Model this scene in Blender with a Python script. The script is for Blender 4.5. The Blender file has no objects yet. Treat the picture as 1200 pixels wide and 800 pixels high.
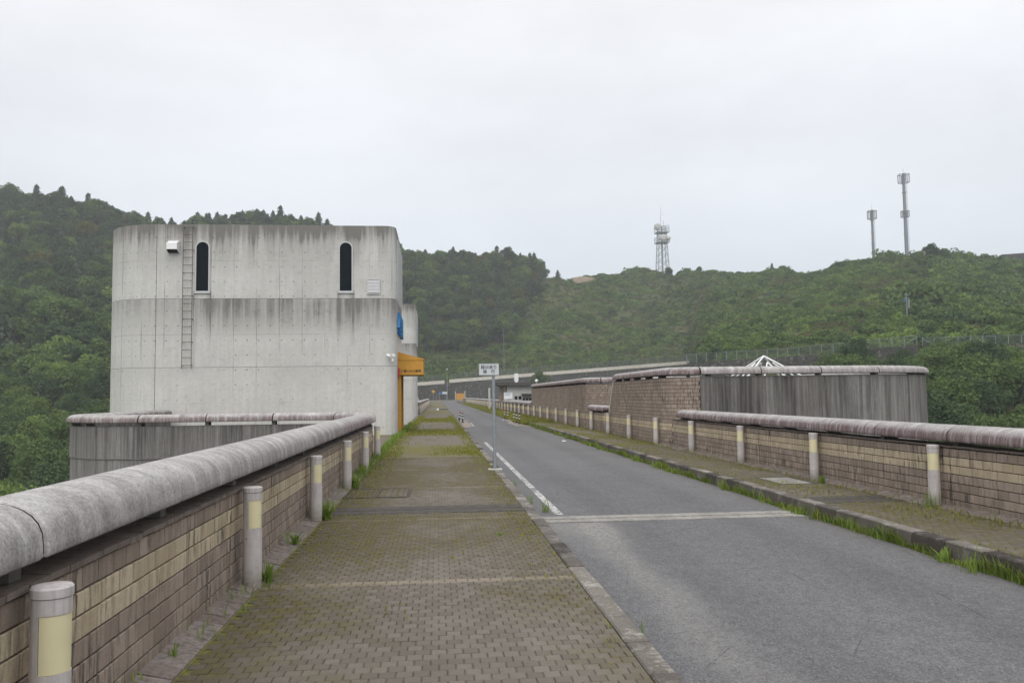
import bpy, math, random
import numpy as np
from mathutils import Vector, Matrix
R = math.radians
SC = bpy.context.scene
COL = SC.collection
random.seed(7)
RNG = np.random.default_rng(11)

# ------------------------------------------------------------------ camera, world, sun, exposure
def camera():
    yaw, pitch, roll = R(5.16), R(3.712), R(0.7)
    f = Vector((math.sin(yaw)*math.cos(pitch), math.cos(yaw)*math.cos(pitch), math.sin(pitch)))
    r = Vector((math.cos(yaw), -math.sin(yaw), 0)); u = r.cross(f)
    r2 = r*math.cos(roll) - u*math.sin(roll); u2 = u*math.cos(roll) + r*math.sin(roll)
    cd = bpy.data.cameras.new('camera'); co = bpy.data.objects.new('camera', cd); COL.objects.link(co)
    cd.sensor_width = 36; cd.lens = 29.1; cd.clip_start = 0.05; cd.clip_end = 6000
    m = Matrix((r2, u2, -f)).transposed().to_4x4(); m.translation = (0, 0, 1.6)
    co.matrix_world = m
    SC.camera = co
camera()
SUN_EL, SUN_AZ = R(42), R(192)      # high, behind and a little to the left, hidden by cloud
W = bpy.data.worlds.new('World'); SC.world = W; W.use_nodes = True
def world():
    nt = W.node_tree; nt.nodes.clear(); n = nt.nodes.new; L = nt.links.new
    out = n('ShaderNodeOutputWorld'); bg = n('ShaderNodeBackground'); bg.inputs[1].default_value = 0.103
    sky = n('ShaderNodeTexSky'); sky.sky_type = 'NISHITA'; sky.sun_disc = False
    sky.sun_elevation = SUN_EL; sky.sun_rotation = SUN_AZ
    tc = n('ShaderNodeTexCoord'); sp = n('ShaderNodeSeparateXYZ'); L(tc.outputs['Generated'], sp.inputs[0])
    # overcast: brighter towards the zenith, cool and a little darker at the horizon, soft cloud mottling
    rp = n('ShaderNodeValToRGB'); L(sp.outputs[2], rp.inputs[0])
    el = rp.color_ramp.elements
    st = [(0.0, (5.9, 6.45, 6.95, 1)), (0.10, (6.4, 6.85, 7.3, 1)), (0.25, (7.4, 7.65, 8.05, 1)),
          (0.42, (8.3, 8.4, 8.65, 1)), (1.0, (14.5, 14.5, 14.6, 1))]
    while len(el) < len(st): el.new(0.5)
    for e, (p, c) in zip(el, st): e.position = p; e.color = c
    no = n('ShaderNodeTexNoise'); no.inputs['Scale'].default_value = 1.7; no.inputs['Detail'].default_value = 5
    no.inputs['Roughness'].default_value = 0.55
    mp = n('ShaderNodeMapping'); mp.inputs['Scale'].default_value = (1, 1, 2.6)
    L(tc.outputs['Generated'], mp.inputs[0]); L(mp.outputs[0], no.inputs[0])
    mr = n('ShaderNodeMapRange'); mr.inputs[1].default_value = 0.3; mr.inputs[2].default_value = 0.7
    mr.inputs[3].default_value = 0.87; mr.inputs[4].default_value = 1.09; L(no.outputs[0], mr.inputs[0])
    mu = n('ShaderNodeMix'); mu.data_type = 'RGBA'; mu.blend_type = 'MULTIPLY'; mu.inputs[0].default_value = 1
    L(rp.outputs[0], mu.inputs[6]); L(mr.outputs[0], mu.inputs[7])
    mx = n('ShaderNodeMix'); mx.data_type = 'RGBA'; mx.inputs[0].default_value = 0.94
    L(sky.outputs[0], mx.inputs[6]); L(mu.outputs[2], mx.inputs[7])
    L(mx.outputs[2], bg.inputs[0]); L(bg.outputs[0], out.inputs[0])
world()
sl = bpy.data.lights.new('sun', 'SUN'); sl.energy = 1.5; sl.angle = R(60); sl.color = (1, 0.97, 0.93)
so = bpy.data.objects.new('sun', sl); COL.objects.link(so)
sd = Vector((math.sin(SUN_AZ)*math.cos(SUN_EL), math.cos(SUN_AZ)*math.cos(SUN_EL), math.sin(SUN_EL)))
so.rotation_euler = sd.to_track_quat('Z', 'Y').to_euler()
vs = SC.view_settings; vs.view_transform = 'Standard'; vs.look = 'None'; vs.exposure = 0.2; vs.gamma = 1
SC.render.engine = 'CYCLES'
SC.cycles.max_bounces = 5; SC.cycles.diffuse_bounces = 3; SC.cycles.transparent_max_bounces = 12
SC.cycles.volume_bounces = 0
SC.cycles.use_denoising = True
SC.cycles.use_adaptive_sampling = True; SC.cycles.adaptive_threshold = 0.01

# ------------------------------------------------------------------ material helpers
class NT:
    def __init__(s, name):
        s.m = bpy.data.materials.new(name); s.m.use_nodes = True; s.t = s.m.node_tree; s.t.nodes.clear()
        s.out = s.n('ShaderNodeOutputMaterial')
    def n(s, k): return s.t.nodes.new(k)
    def put(s, sock, v):
        if v is None: return
        if isinstance(v, bpy.types.NodeSocket): s.t.links.new(v, sock)
        elif isinstance(v, (tuple, list)): sock.default_value = (*v, 1) if len(v) == 3 and sock.type == 'RGBA' else v
        else: sock.default_value = v
    def pos(s): return s.n('ShaderNodeNewGeometry').outputs['Position']
    def island(s): return s.n('ShaderNodeNewGeometry').outputs['Random Per Island']
    def objrand(s): return s.n('ShaderNodeObjectInfo').outputs['Random']
    def xyz(s):
        q = s.n('ShaderNodeSeparateXYZ'); s.put(q.inputs[0], s.pos()); return q.outputs
    def vec(s, x, y, z):
        q = s.n('ShaderNodeCombineXYZ'); s.put(q.inputs[0], x); s.put(q.inputs[1], y); s.put(q.inputs[2], z); return q.outputs[0]
    def scaled(s, sx, sy, sz, off=(0, 0, 0)):
        q = s.n('ShaderNodeMapping'); s.put(q.inputs[0], s.pos()); q.inputs['Scale'].default_value = (sx, sy, sz)
        q.inputs['Location'].default_value = off; return q.outputs[0]
    def noise(s, v, scale=1, detail=3, rough=0.55):
        q = s.n('ShaderNodeTexNoise'); s.put(q.inputs['Vector'], v); q.inputs['Scale'].default_value = scale
        q.inputs['Detail'].default_value = detail; q.inputs['Roughness'].default_value = rough; return q.outputs[0]
    def m2(s, op, a, b=0.0, c=None):
        q = s.n('ShaderNodeMath'); q.operation = op; s.put(q.inputs[0], a); s.put(q.inputs[1], b)
        if c is not None: s.put(q.inputs[2], c)
        return q.outputs[0]
    def mul(s, *a):
        r = a[0]
        for b in a[1:]: r = s.m2('MULTIPLY', r, b)
        return r
    def rng(s, v, a, b, c=0.0, d=1.0, smooth=False):
        q = s.n('ShaderNodeMapRange'); q.interpolation_type = 'SMOOTHSTEP' if smooth else 'LINEAR'
        s.put(q.inputs[0], v); s.put(q.inputs[1], a); s.put(q.inputs[2], b); s.put(q.inputs[3], c); s.put(q.inputs[4], d)
        return q.outputs[0]
    def mix(s, f, a, b, mode='MIX'):
        q = s.n('ShaderNodeMix'); q.data_type = 'RGBA'; q.blend_type = mode
        s.put(q.inputs[0], f); s.put(q.inputs[6], a); s.put(q.inputs[7], b); return q.outputs[2]
    def bright(s, col, v):      # multiply a colour by a scalar
        q = s.n('ShaderNodeVectorMath'); q.operation = 'SCALE'; s.put(q.inputs[0], col); s.put(q.inputs['Scale'], v); return q.outputs[0]
    def bump(s, h, strength=0.3, dist=0.01):
        q = s.n('ShaderNodeBump'); q.inputs['Strength'].default_value = strength; q.inputs['Distance'].default_value = dist
        s.put(q.inputs['Height'], h); return q.outputs[0]
    def done(s, col, rough=0.85, spec=0.25, metal=0.0, normal=None):
        p = s.n('ShaderNodeBsdfPrincipled'); s.put(p.inputs['Base Color'], col); s.put(p.inputs['Roughness'], rough)
        p.inputs['Specular IOR Level'].default_value = spec; p.inputs['Metallic'].default_value = metal
        if normal is not None: s.put(p.inputs['Normal'], normal)
        s.t.links.new(p.outputs[0], s.out.inputs[0]); return s.m

def plain(name, col, rough=0.6, spec=0.3, metal=0.0, var=0.12, scale=6):
    g = NT(name); nz = g.noise(g.pos(), scale, 4)
    return g.done(g.bright(col, g.rng(nz, 0.25, 0.75, 1-var, 1+var)), rough, spec, metal)

def mat_tower():
    g = NT('board_formed_concrete'); o = g.xyz(); X, Y, Z = o[0], o[1], o[2]
    along = g.m2('SUBTRACT', X, Y)
    st = g.noise(g.scaled(1.9, 1.9, 0.10), 1.0, 5, 0.65)
    st2 = g.noise(g.scaled(6.5, 6.5, 0.22, (3, 1, 7)), 1.0, 3)
    big = g.noise(g.scaled(0.35, 0.35, 0.5), 1.0, 4)
    top = g.mul(g.rng(Z, 6.7, 8.7, 0, 1), g.rng(st, 0.36, 0.60, 0.05, 1), g.rng(st2, 0.34, 0.60, 0.55, 1.1), g.rng(big, 0.32, 0.60, 0.35, 1.15))
    rim = g.mul(g.rng(g.m2('ADD', Z, g.mul(g.m2('SUBTRACT', st2, 0.5), 1.3)), 8.0, 8.95, 0, 1, True), 0.6)
    below = g.mul(g.rng(Z, 4.0, 5.6, 0, 1), g.m2('LESS_THAN', Z, 5.793), g.rng(st2, 0.30, 0.64, 0.35, 1.2),
                  g.rng(big, 0.3, 0.58, 0.45, 1.1), g.rng(X, -10.0, -9.4, 0.5, 1))
    low = g.mul(g.rng(Z, 2.1, 2.9, 0, 0.3), g.m2('LESS_THAN', Z, 2.913), g.rng(st2, 0.45, 0.75))
    under_win = 0.0
    for cx in (-9.80, -3.87):
        d = g.m2('ABSOLUTE', g.m2('SUBTRACT', X, cx))
        w = g.mul(g.rng(d, 0.12, 0.36, 0.0, 1.0), g.m2('LESS_THAN', d, 0.37), g.m2('LESS_THAN', Z, 6.1), g.rng(Z, 3.4, 6.0, 0, 0.9), g.rng(st2, 0.3, 0.6))
        under_win = g.m2('ADD', under_win, w)
    tot = g.m2('MINIMUM', g.m2('ADD', g.m2('ADD', g.m2('ADD', top, rim), g.m2('ADD', below, low)), under_win), 1.0)
    base = g.mix(g.rng(big, 0.3, 0.7), (0.462, 0.455, 0.432), (0.542, 0.534, 0.510))
    fine = g.noise(g.pos(), 9, 6, 0.7)
    base = g.bright(base, g.rng(fine, 0.25, 0.75, 0.90, 1.09))
    base = g.bright(base, g.rng(st2, 0.3, 0.7, 0.94, 1.05))
    blot = g.noise(g.scaled(1.3, 1.3, 2.0, (7, 7, 3)), 1, 6, 0.75)
    col = g.mix(g.mul(g.m2('MINIMUM', g.m2('ADD', tot, g.mul(g.rng(blot, 0.56, 0.70), 0.22)), 1.0), 0.86), base, (0.130, 0.122, 0.110))
    # form joints, one every 0.94 m, patchily dark, and tie-hole dots
    fr = g.m2('ABSOLUTE', g.m2('SUBTRACT', g.m2('FRACT', g.m2('DIVIDE', g.m2('ADD', X, 40.0), 0.94)), 0.5))
    patch = g.noise(g.scaled(0.8, 0.8, 0.55, (9, 2, 4)), 1, 3)
    ln = g.mul(g.m2('LESS_THAN', fr, 0.016), g.rng(patch, 0.44, 0.66, 0.06, 0.85))
    hz = g.m2('ABSOLUTE', g.m2('SUBTRACT', Z, 7.40))
    hz2 = g.m2('ABSOLUTE', g.m2('SUBTRACT', Z, 1.42)); hz3 = g.m2('ABSOLUTE', g.m2('SUBTRACT', Z, 4.28))
    lh = g.mul(g.m2('LESS_THAN', g.m2('MINIMUM', hz, g.m2('MINIMUM', hz2, hz3)), 0.012), g.rng(patch, 0.42, 0.62, 0.04, 0.6))
    fx = g.m2('SUBTRACT', g.m2('FRACT', g.m2('DIVIDE', g.m2('ADD', along, 60.13), 0.47)), 0.5)
    fz = g.m2('SUBTRACT', g.m2('FRACT', g.m2('DIVIDE', Z, 0.62)), 0.5)
    dd = g.m2('ADD', g.m2('POWER', g.mul(fx, 0.47), 2.0), g.m2('POWER', g.mul(fz, 0.62), 2.0))
    dots = g.mul(g.m2('LESS_THAN', dd, 0.0009), g.rng(patch, 0.38, 0.6, 0.1, 0.8))
    col = g.mix(g.m2('MINIMUM', g.m2('ADD', g.mul(ln, 0.75), g.m2('ADD', g.mul(lh, 0.6), dots)), 0.75), col, (0.12, 0.113, 0.105))
    return g.done(col, 0.9, 0.15, normal=g.bump(fine, 0.25, 0.006))

def mat_bastion():
    g = NT('weathered_dam_concrete'); o = g.xyz(); Z = o[2]
    s1 = g.noise(g.scaled(2.6, 2.6, 0.16), 1, 6, 0.78); s2 = g.noise(g.scaled(12, 12, 0.25, (5, 3, 1)), 1, 4, 0.7)
    s3 = g.noise(g.scaled(0.5, 0.5, 0.3), 1, 3)
    fine = g.noise(g.pos(), 12, 5, 0.7)
    k = g.m2('ADD', g.mul(g.rng(s1, 0.36, 0.62), 0.62), g.mul(g.rng(s2, 0.36, 0.64), 0.42))
    k = g.mul(k, g.rng(g.m2('ADD', Z, g.mul(s3, 1.4)), -1.4, 1.6, 0.30, 1.05))
    base = g.mix(g.rng(s3, 0.35, 0.65), (0.215, 0.205, 0.19), (0.315, 0.305, 0.29))
    base = g.bright(base, g.rng(fine, 0.25, 0.75, 0.85, 1.12))
    col = g.mix(g.m2('MINIMUM', k, 0.95), base, (0.058, 0.053, 0.050))
    return g.done(col, 0.92, 0.12, normal=g.bump(fine, 0.3, 0.008))

def mat_cap(name, axis, mauve):
    g = NT(name); o = g.xyz()
    a, b = (0.8, 4.2) if axis == 'y' else (4.2, 0.8)
    s1 = g.noise(g.scaled(a, b, 0.5), 1, 5, 0.7); s2 = g.noise(g.scaled(a*3.4, b*3.4, 1.6, (4, 4, 4)), 1, 4, 0.7)
    fine = g.noise(g.pos(), 55, 4, 0.75); med = g.noise(g.pos(), 5, 5, 0.65)
    base = g.mix(g.rng(g.m2('ADD', g.mul(s1, 0.6), g.mul(med, 0.4)), 0.36, 0.64), (0.33, 0.318, 0.308), (0.48, 0.468, 0.456))
    lich = g.noise(g.pos(), 20, 6, 0.85); base = g.mix(g.mul(g.rng(lich, 0.50, 0.60), 0.42), base, (0.13, 0.125, 0.12)); base = g.mix(g.mul(g.rng(lich, 0.46, 0.38), 0.35), base, (0.52, 0.51, 0.49))
    base = g.bright(base, g.rng(fine, 0.3, 0.7, 0.66, 1.28)); base = g.bright(base, g.rng(med, 0.3, 0.7, 0.86, 1.12))
    ring = g.noise(g.scaled(0.12 if axis == 'y' else 7, 7 if axis == 'y' else 0.12, 0.12, (2, 5, 1)), 1, 3, 0.6)
    base = g.bright(base, g.rng(ring, 0.55, 0.66, 1.0, 1.22)); base = g.bright(base, g.rng(ring, 0.33, 0.45, 0.80, 1.0))
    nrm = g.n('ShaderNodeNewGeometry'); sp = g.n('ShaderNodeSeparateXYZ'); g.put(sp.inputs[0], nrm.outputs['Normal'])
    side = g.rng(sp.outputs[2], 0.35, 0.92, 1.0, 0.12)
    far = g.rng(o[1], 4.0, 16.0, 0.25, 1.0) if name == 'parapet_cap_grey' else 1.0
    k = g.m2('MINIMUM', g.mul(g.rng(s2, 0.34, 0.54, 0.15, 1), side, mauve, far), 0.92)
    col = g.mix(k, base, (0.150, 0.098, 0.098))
    dark = g.mul(g.rng(s1, 0.46, 0.34), g.rng(med, 0.4, 0.6), 0.35)
    col = g.mix(dark, col, (0.10, 0.095, 0.09))
    return g.done(col, 0.95, 0.1, normal=g.bump(fine, 0.5, 0.006))

def rand_of(g): return g.m2('FRACT', g.m2('ADD', g.m2('ADD', g.island(), g.objrand()), 0.13))

def mat_block(name, lo, hi, soot=0.5):
    g = NT(name); r = rand_of(g); o = g.xyz()
    st = g.noise(g.scaled(17, 17, 2.4), 1, 4, 0.7); big = g.noise(g.pos(), 0.9, 3); fine = g.noise(g.pos(), 90, 3, 0.7)
    col = g.mix(r, lo, hi)
    col = g.bright(col, g.rng(fine, 0.3, 0.7, 0.86, 1.13))
    k = g.mul(g.rng(st, 0.47, 0.64), g.rng(big, 0.36, 0.62, 0.15, 1.1), soot, g.rng(r, 0.1, 1.0, 0.35, 1.3))
    col = g.mix(g.m2('MINIMUM', k, 0.9), col, (0.040, 0.036, 0.034))
    col = g.mix(g.mul(g.rng(o[2], 0.20, 0.02), g.rng(st, 0.4, 0.65), 0.5), col, (0.06, 0.065, 0.035))
    return g.done(col, 0.92, 0.15, normal=g.bump(g.m2('ADD', fine, g.mul(g.noise(g.pos(), 22, 4, 0.7), 1.5)), 0.5, 0.006))

def moss_mask(g, o, left):
    n1 = g.noise(g.scaled(0.55, 0.42, 1), 1, 5, 0.65); n2 = g.noise(g.pos(), 7, 4, 0.7)
    if left:
        edge = g.m2('MAXIMUM', g.rng(o[0], -0.05, -1.35, 0, 1), g.mul(g.rng(o[0], 0.3, 1.25, 0, 1), 0.65))
        far = g.rng(o[1], 5.5, 20, 0.0, 0.55)
        band = g.mul(g.m2('SUBTRACT', 1.0, g.rng(g.m2('ABSOLUTE', g.m2('SUBTRACT', o[1], 10.2)), 0.6, 2.0)), 0.5)
        a = g.m2('ADD', g.m2('ADD', g.mul(edge, 0.95), far), band)
        a = g.m2('ADD', a, g.rng(n1, 0.30, 0.70, -0.85, 0.60))
    else:
        a = g.m2('ADD', 0.45, g.rng(n1, 0.3, 0.7, -0.5, 0.6))
    return g.m2('MINIMUM', g.m2('MAXIMUM', a, 0.0), 1.0), n1, n2

def mat_paver(left):
    g = NT('walkway_paver' if left else 'mossy_paver'); r = rand_of(g); o = g.xyz()
    a, n1, n2 = moss_mask(g, o, left)
    fine = g.noise(g.pos(), 120, 3, 0.7); wear = g.noise(g.scaled(0.7, 0.35, 1, (5, 5, 0)), 1, 4)
    base = g.mix(r, (0.136, 0.119, 0.100), (0.178, 0.159, 0.136))
    base = g.mix(g.rng(wear, 0.35, 0.65), g.bright(base, 0.84), base)
    # a pale course of pavers every 3.7 m
    fr = g.m2('ABSOLUTE', g.m2('SUBTRACT', g.m2('MODULO', g.m2('ADD', o[1], 31.52), 3.7), 3.7/2))
    band = g.mul(g.m2('LESS_THAN', fr, 0.07), 0.55 if left else 0.0)
    base = g.mix(band, base, (0.29, 0.245, 0.185))
    col = g.bright(base, g.rng(fine, 0.3, 0.7, 0.78, 1.2))
    mossc = g.mix(g.rng(n2, 0.35, 0.65), (0.055, 0.047, 0.022), (0.130, 0.120, 0.030))
    col = g.mix(g.mul(a, g.rng(n2, 0.38, 0.56, 0.10, 1.0), 0.92), col, mossc)
    col = g.mix(g.mul(a, 0.30), col, (0.072, 0.058, 0.042))
    return g.done(col, 0.93, 0.12, normal=g.bump(fine, 0.4, 0.004))

def mat_joint_soil(left):
    g = NT('mossy_joint_sand' if left else 'mossy_joint_soil'); o = g.xyz(); a, n1, n2 = moss_mask(g, o, left)
    ng = g.noise(g.pos(), 14, 4, 0.7)
    col = g.mix(g.rng(ng, 0.3, 0.7), (0.088, 0.074, 0.053), (0.14, 0.120, 0.086))
    col = g.mix(g.mul(a, g.rng(ng, 0.4, 0.6)), col, (0.17, 0.18, 0.03))
    return g.done(col, 0.95, 0.1)

def mat_far_walk(left):
    g = NT('far_walkway_paving' if left else 'far_mossy_paving'); o = g.xyz(); a, n1, n2 = moss_mask(g, o, left)
    lat = g.noise(g.scaled(0.16, 0.13, 1, (1, 8, 0)), 1, 4, 0.6); f2 = g.noise(g.scaled(9, 9, 1), 1, 3, 0.7)
    base = g.mix(g.rng(f2, 0.3, 0.7), (0.130, 0.114, 0.093), (0.180, 0.160, 0.132))
    moss = g.mix(g.rng(n2, 0.3, 0.7), (0.11, 0.098, 0.033), (0.150, 0.148, 0.044))
    lg = g.m2('LOGARITHM', g.m2('ADD', o[1], g.mul(g.m2('SUBTRACT', n1, 0.5), g.mul(o[1], 0.16))), math.e)
    wv = g.m2('SINE', g.m2('ADD', g.mul(g.m2('SUBTRACT', lg, 3.2), 2*math.pi/0.41), math.pi/2))
    if left: k = g.mul(g.rng(g.m2('ADD', wv, g.mul(g.m2('SUBTRACT', lat, 0.5), 2.0)), -0.25, 0.75), g.rng(n2, 0.3, 0.6, 0.45, 0.95))
    else: k = g.m2('MINIMUM', g.m2('ADD', g.mul(a, 0.6), g.rng(lat, 0.44, 0.6, 0, 0.6)), 0.9)
    return g.done(g.mix(k, base, moss), 0.95, 0.1)

def mat_asphalt():
    g = NT('old_asphalt'); o = g.xyz()
    fine = g.noise(g.scaled(1, 0.45, 1), 75, 4, 0.85); med = g.noise(g.pos(), 2.2, 5, 0.65); mid = g.noise(g.scaled(1, 0.6, 1), 14, 6, 0.85); big = g.noise(g.scaled(0.35, 0.10, 1), 1, 4)
    col = g.mix(g.rng(big, 0.3, 0.7), (0.106, 0.106, 0.110), (0.132, 0.131, 0.134))
    col = g.bright(col, g.rng(fine, 0.32, 0.68, 0.45, 1.55)); col = g.bright(col, g.rng(mid, 0.3, 0.7, 0.74, 1.26)); col = g.bright(col, g.rng(med, 0.3, 0.7, 0.93, 1.07))
    vo = g.n('ShaderNodeTexVoronoi'); g.put(vo.inputs['Vector'], g.pos()); vo.inputs['Scale'].default_value = 38
    chip = g.m2('LESS_THAN', vo.outputs['Distance'], 0.20)
    col = g.mix(g.mul(chip, 0.5), col, (0.30, 0.29, 0.28))
    # pale dust washed along the left edge, thickest just before the joint
    wob = g.noise(g.scaled(0.8, 0.5, 1, (2, 7, 0)), 1, 4)
    cx = g.m2('ADD', 2.02, g.mul(g.m2('SUBTRACT', wob, 0.5), 0.9))
    d = g.m2('ABSOLUTE', g.m2('SUBTRACT', o[0], cx))
    strip = g.mul(g.rng(d, 0.36, 0.03, 0, 1, True), g.m2('LESS_THAN', o[1], 11.45), g.rng(o[1], 3, 10.9, 0.28, 0.75))
    head = g.mul(g.rng(o[0], 2.9, 1.9, 0, 1, True), g.rng(o[1], 9.3, 11.3, 0, 0.6, True), g.m2('LESS_THAN', o[1], 11.45))
    grit = g.rng(g.noise(g.pos(), 22, 6, 0.9), 0.42, 0.60, 0.08, 1)
    col = g.mix(g.mul(g.m2('MINIMUM', g.m2('ADD', strip, head), 1.0), grit, 0.75), col, (0.33, 0.315, 0.28))
    # old repairs across the far road and grey-brown silt at the kerb
    lat = g.rng(g.noise(g.scaled(0.06, 0.5, 1, (0, 3, 0)), 1, 3), 0.45, 0.62)
    col = g.mix(g.mul(lat, g.rng(o[1], 14, 25, 0, 0.35)), col, (0.155, 0.145, 0.135))
    silt = g.mul(g.rng(o[0], 4.75, 5.25, 0, 0.5, True), g.rng(wob, 0.3, 0.6))
    col = g.mix(silt, col, (0.105, 0.092, 0.078))
    tk = g.m2('ADD', g.rng(g.m2('ABSOLUTE', g.m2('SUBTRACT', o[0], 2.55)), 0.42, 0.1, 0, 1, True), g.rng(g.m2('ABSOLUTE', g.m2('SUBTRACT', o[0], 4.15)), 0.42, 0.1, 0, 1, True))
    col = g.bright(col, g.rng(g.mul(tk, g.rng(wob, 0.3, 0.6, 0.5, 1)), 0, 1, 1.03, 0.91))
    cr = g.n('ShaderNodeTexVoronoi'); cr.feature = 'DISTANCE_TO_EDGE'; g.put(cr.inputs['Vector'], g.scaled(0.55, 0.4, 1)); cr.inputs['Scale'].default_value = 1.6
    crack = g.mul(g.m2('LESS_THAN', g.m2('ADD', cr.outputs['Distance'], g.mul(g.noise(g.pos(), 9, 4), 0.02)), 0.0135), g.rng(med, 0.48, 0.56, 0, 0.6))
    col = g.mix(crack, col, (0.05, 0.05, 0.05))
    return g.done(col, 0.85, 0.25, normal=g.bump(fine, 0.6, 0.004))

def mat_kerb():
    g = NT('kerb_concrete'); r = rand_of(g)
    n1 = g.noise(g.pos(), 4, 5, 0.7); fine = g.noise(g.pos(), 70, 4, 0.75)
    col = g.mix(g.rng(g.m2('ADD', g.mul(r, 0.62), g.mul(n1, 0.40)), 0.22, 0.78), (0.052, 0.045, 0.041), (0.190, 0.172, 0.152))
    col = g.bright(col, g.rng(fine, 0.3, 0.7, 0.70, 1.28))
    pale = g.mul(g.rng(g.noise(g.pos(), 3.2, 6, 0.85), 0.52, 0.60), g.rng(r, 0.25, 0.7, 0.3, 1.0))
    col = g.mix(g.mul(pale, 0.7), col, (0.38, 0.36, 0.33))
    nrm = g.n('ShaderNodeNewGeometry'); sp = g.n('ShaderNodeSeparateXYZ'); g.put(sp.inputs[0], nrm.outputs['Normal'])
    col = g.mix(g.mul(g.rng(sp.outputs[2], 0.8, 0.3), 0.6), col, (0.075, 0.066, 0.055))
    return g.done(col, 0.93, 0.15, normal=g.bump(fine, 0.5, 0.006))

def mat_paint(name, col, under, keep=0.5):
    g = NT(name); n1 = g.noise(g.pos(), 16, 6, 0.8); n2 = g.noise(g.scaled(3, 1.2, 1), 1, 4)
    k = g.rng(g.m2('ADD', g.mul(n1, 0.7), g.mul(n2, 0.3)), keep-0.05, keep+0.05)
    return g.done(g.mix(k, col, under), 0.8, 0.2)

def mat_leaf(name, dark, light, transl=0.3, obj=0.35, scale=0.16):
    g = NT(name)
    fac = g.m2('ADD', g.m2('ADD', g.mul(g.island(), 0.40), g.mul(g.objrand(), obj)), g.mul(g.rng(g.noise(g.pos(), scale, 3), 0.3, 0.7), 0.6-obj))
    col = g.mix(fac, dark, light)
    d = g.n('ShaderNodeBsdfDiffuse'); g.put(d.inputs[0], col)
    tr = g.n('ShaderNodeBsdfTranslucent'); g.put(tr.inputs[0], g.bright(col, 1.15))
    mx = g.n('ShaderNodeMixShader'); mx.inputs[0].default_value = transl
    g.t.links.new(d.outputs[0], mx.inputs[1]); g.t.links.new(tr.outputs[0], mx.inputs[2])
    g.t.links.new(mx.outputs[0], g.out.inputs[0]); return g.m

def mat_ground():
    g = NT('hillside_undergrowth'); a = g.noise(g.pos(), 0.05, 5, 0.6); b = g.noise(g.pos(), 0.9, 7, 0.8)
    col = g.mix(g.rng(b, 0.3, 0.7), (0.032, 0.046, 0.018), (0.090, 0.106, 0.040))
    col = g.mix(g.mul(g.rng(a, 0.52, 0.62, 0, 0.8), g.rng(b, 0.35, 0.6, 0.2, 1)), col, (0.100, 0.084, 0.048))
    return g.done(col, 0.95, 0.05)

def mat_masonry():
    g = NT('dark_stone_masonry'); o = g.xyz()
    v = g.n('ShaderNodeTexVoronoi'); g.put(v.inputs['Vector'], g.scaled(2.2, 2.2, 2.8)); v.inputs['Scale'].default_value = 1
    c = g.n('ShaderNodeSeparateXYZ'); g.put(c.inputs[0], v.outputs['Color'])
    col = g.mix(c.outputs[0], (0.040, 0.040, 0.036), (0.080, 0.079, 0.070))
    st = g.noise(g.scaled(0.9, 0.9, 0.12), 1, 4, 0.7)
    col = g.mix(g.rng(st, 0.55, 0.75, 0, 0.6), col, (0.16, 0.15, 0.14))
    pale = g.m2('GREATER_THAN', c.outputs[1], 0.93)
    col = g.mix(g.mul(pale, 0.55), col, (0.22, 0.21, 0.20))
    return g.done(col, 0.9, 0.2)

def mat_mesh():
    g = NT('chain_link_mesh'); o = g.xyz()
    tr = g.n('ShaderNodeBsdfTransparent'); d = g.n('ShaderNodeBsdfDiffuse'); d.inputs[0].default_value = (0.10, 0.115, 0.115, 1)
    a = g.m2('FRACT', g.m2('DIVIDE', g.m2('ADD', o[0], o[2]), 0.06)); b = g.m2('FRACT', g.m2('DIVIDE', g.m2('SUBTRACT', o[0], o[2]), 0.06))
    k = g.m2('MAXIMUM', g.m2('LESS_THAN', a, 0.17), g.m2('LESS_THAN', b, 0.17))
    mx = g.n('ShaderNodeMixShader'); g.put(mx.inputs[0], k)
    g.t.links.new(tr.outputs[0], mx.inputs[1]); g.t.links.new(d.outputs[0], mx.inputs[2]); g.t.links.new(mx.outputs[0], g.out.inputs[0])
    return g.m

def mat_bollard():
    g = NT('mauve_grey_painted_steel'); o = g.xyz()
    run = g.noise(g.scaled(30, 30, 2.0), 1, 4, 0.7); spot = g.noise(g.pos(), 16, 5, 0.75)
    col = g.bright((0.50, 0.465, 0.455), g.rng(spot, 0.3, 0.7, 0.90, 1.07))
    col = g.mix(g.mul(g.rng(run, 0.46, 0.66), g.rng(o[2], 0.2, 0.85, 0.15, 0.55)), col, (0.24, 0.21, 0.195))
    col = g.mix(g.mul(g.rng(g.m2('ADD', o[2], g.mul(spot, 0.16)), 0.30, 0.08), 0.75), col, (0.17, 0.155, 0.10))
    return g.done(col, 0.55, 0.3)

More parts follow.
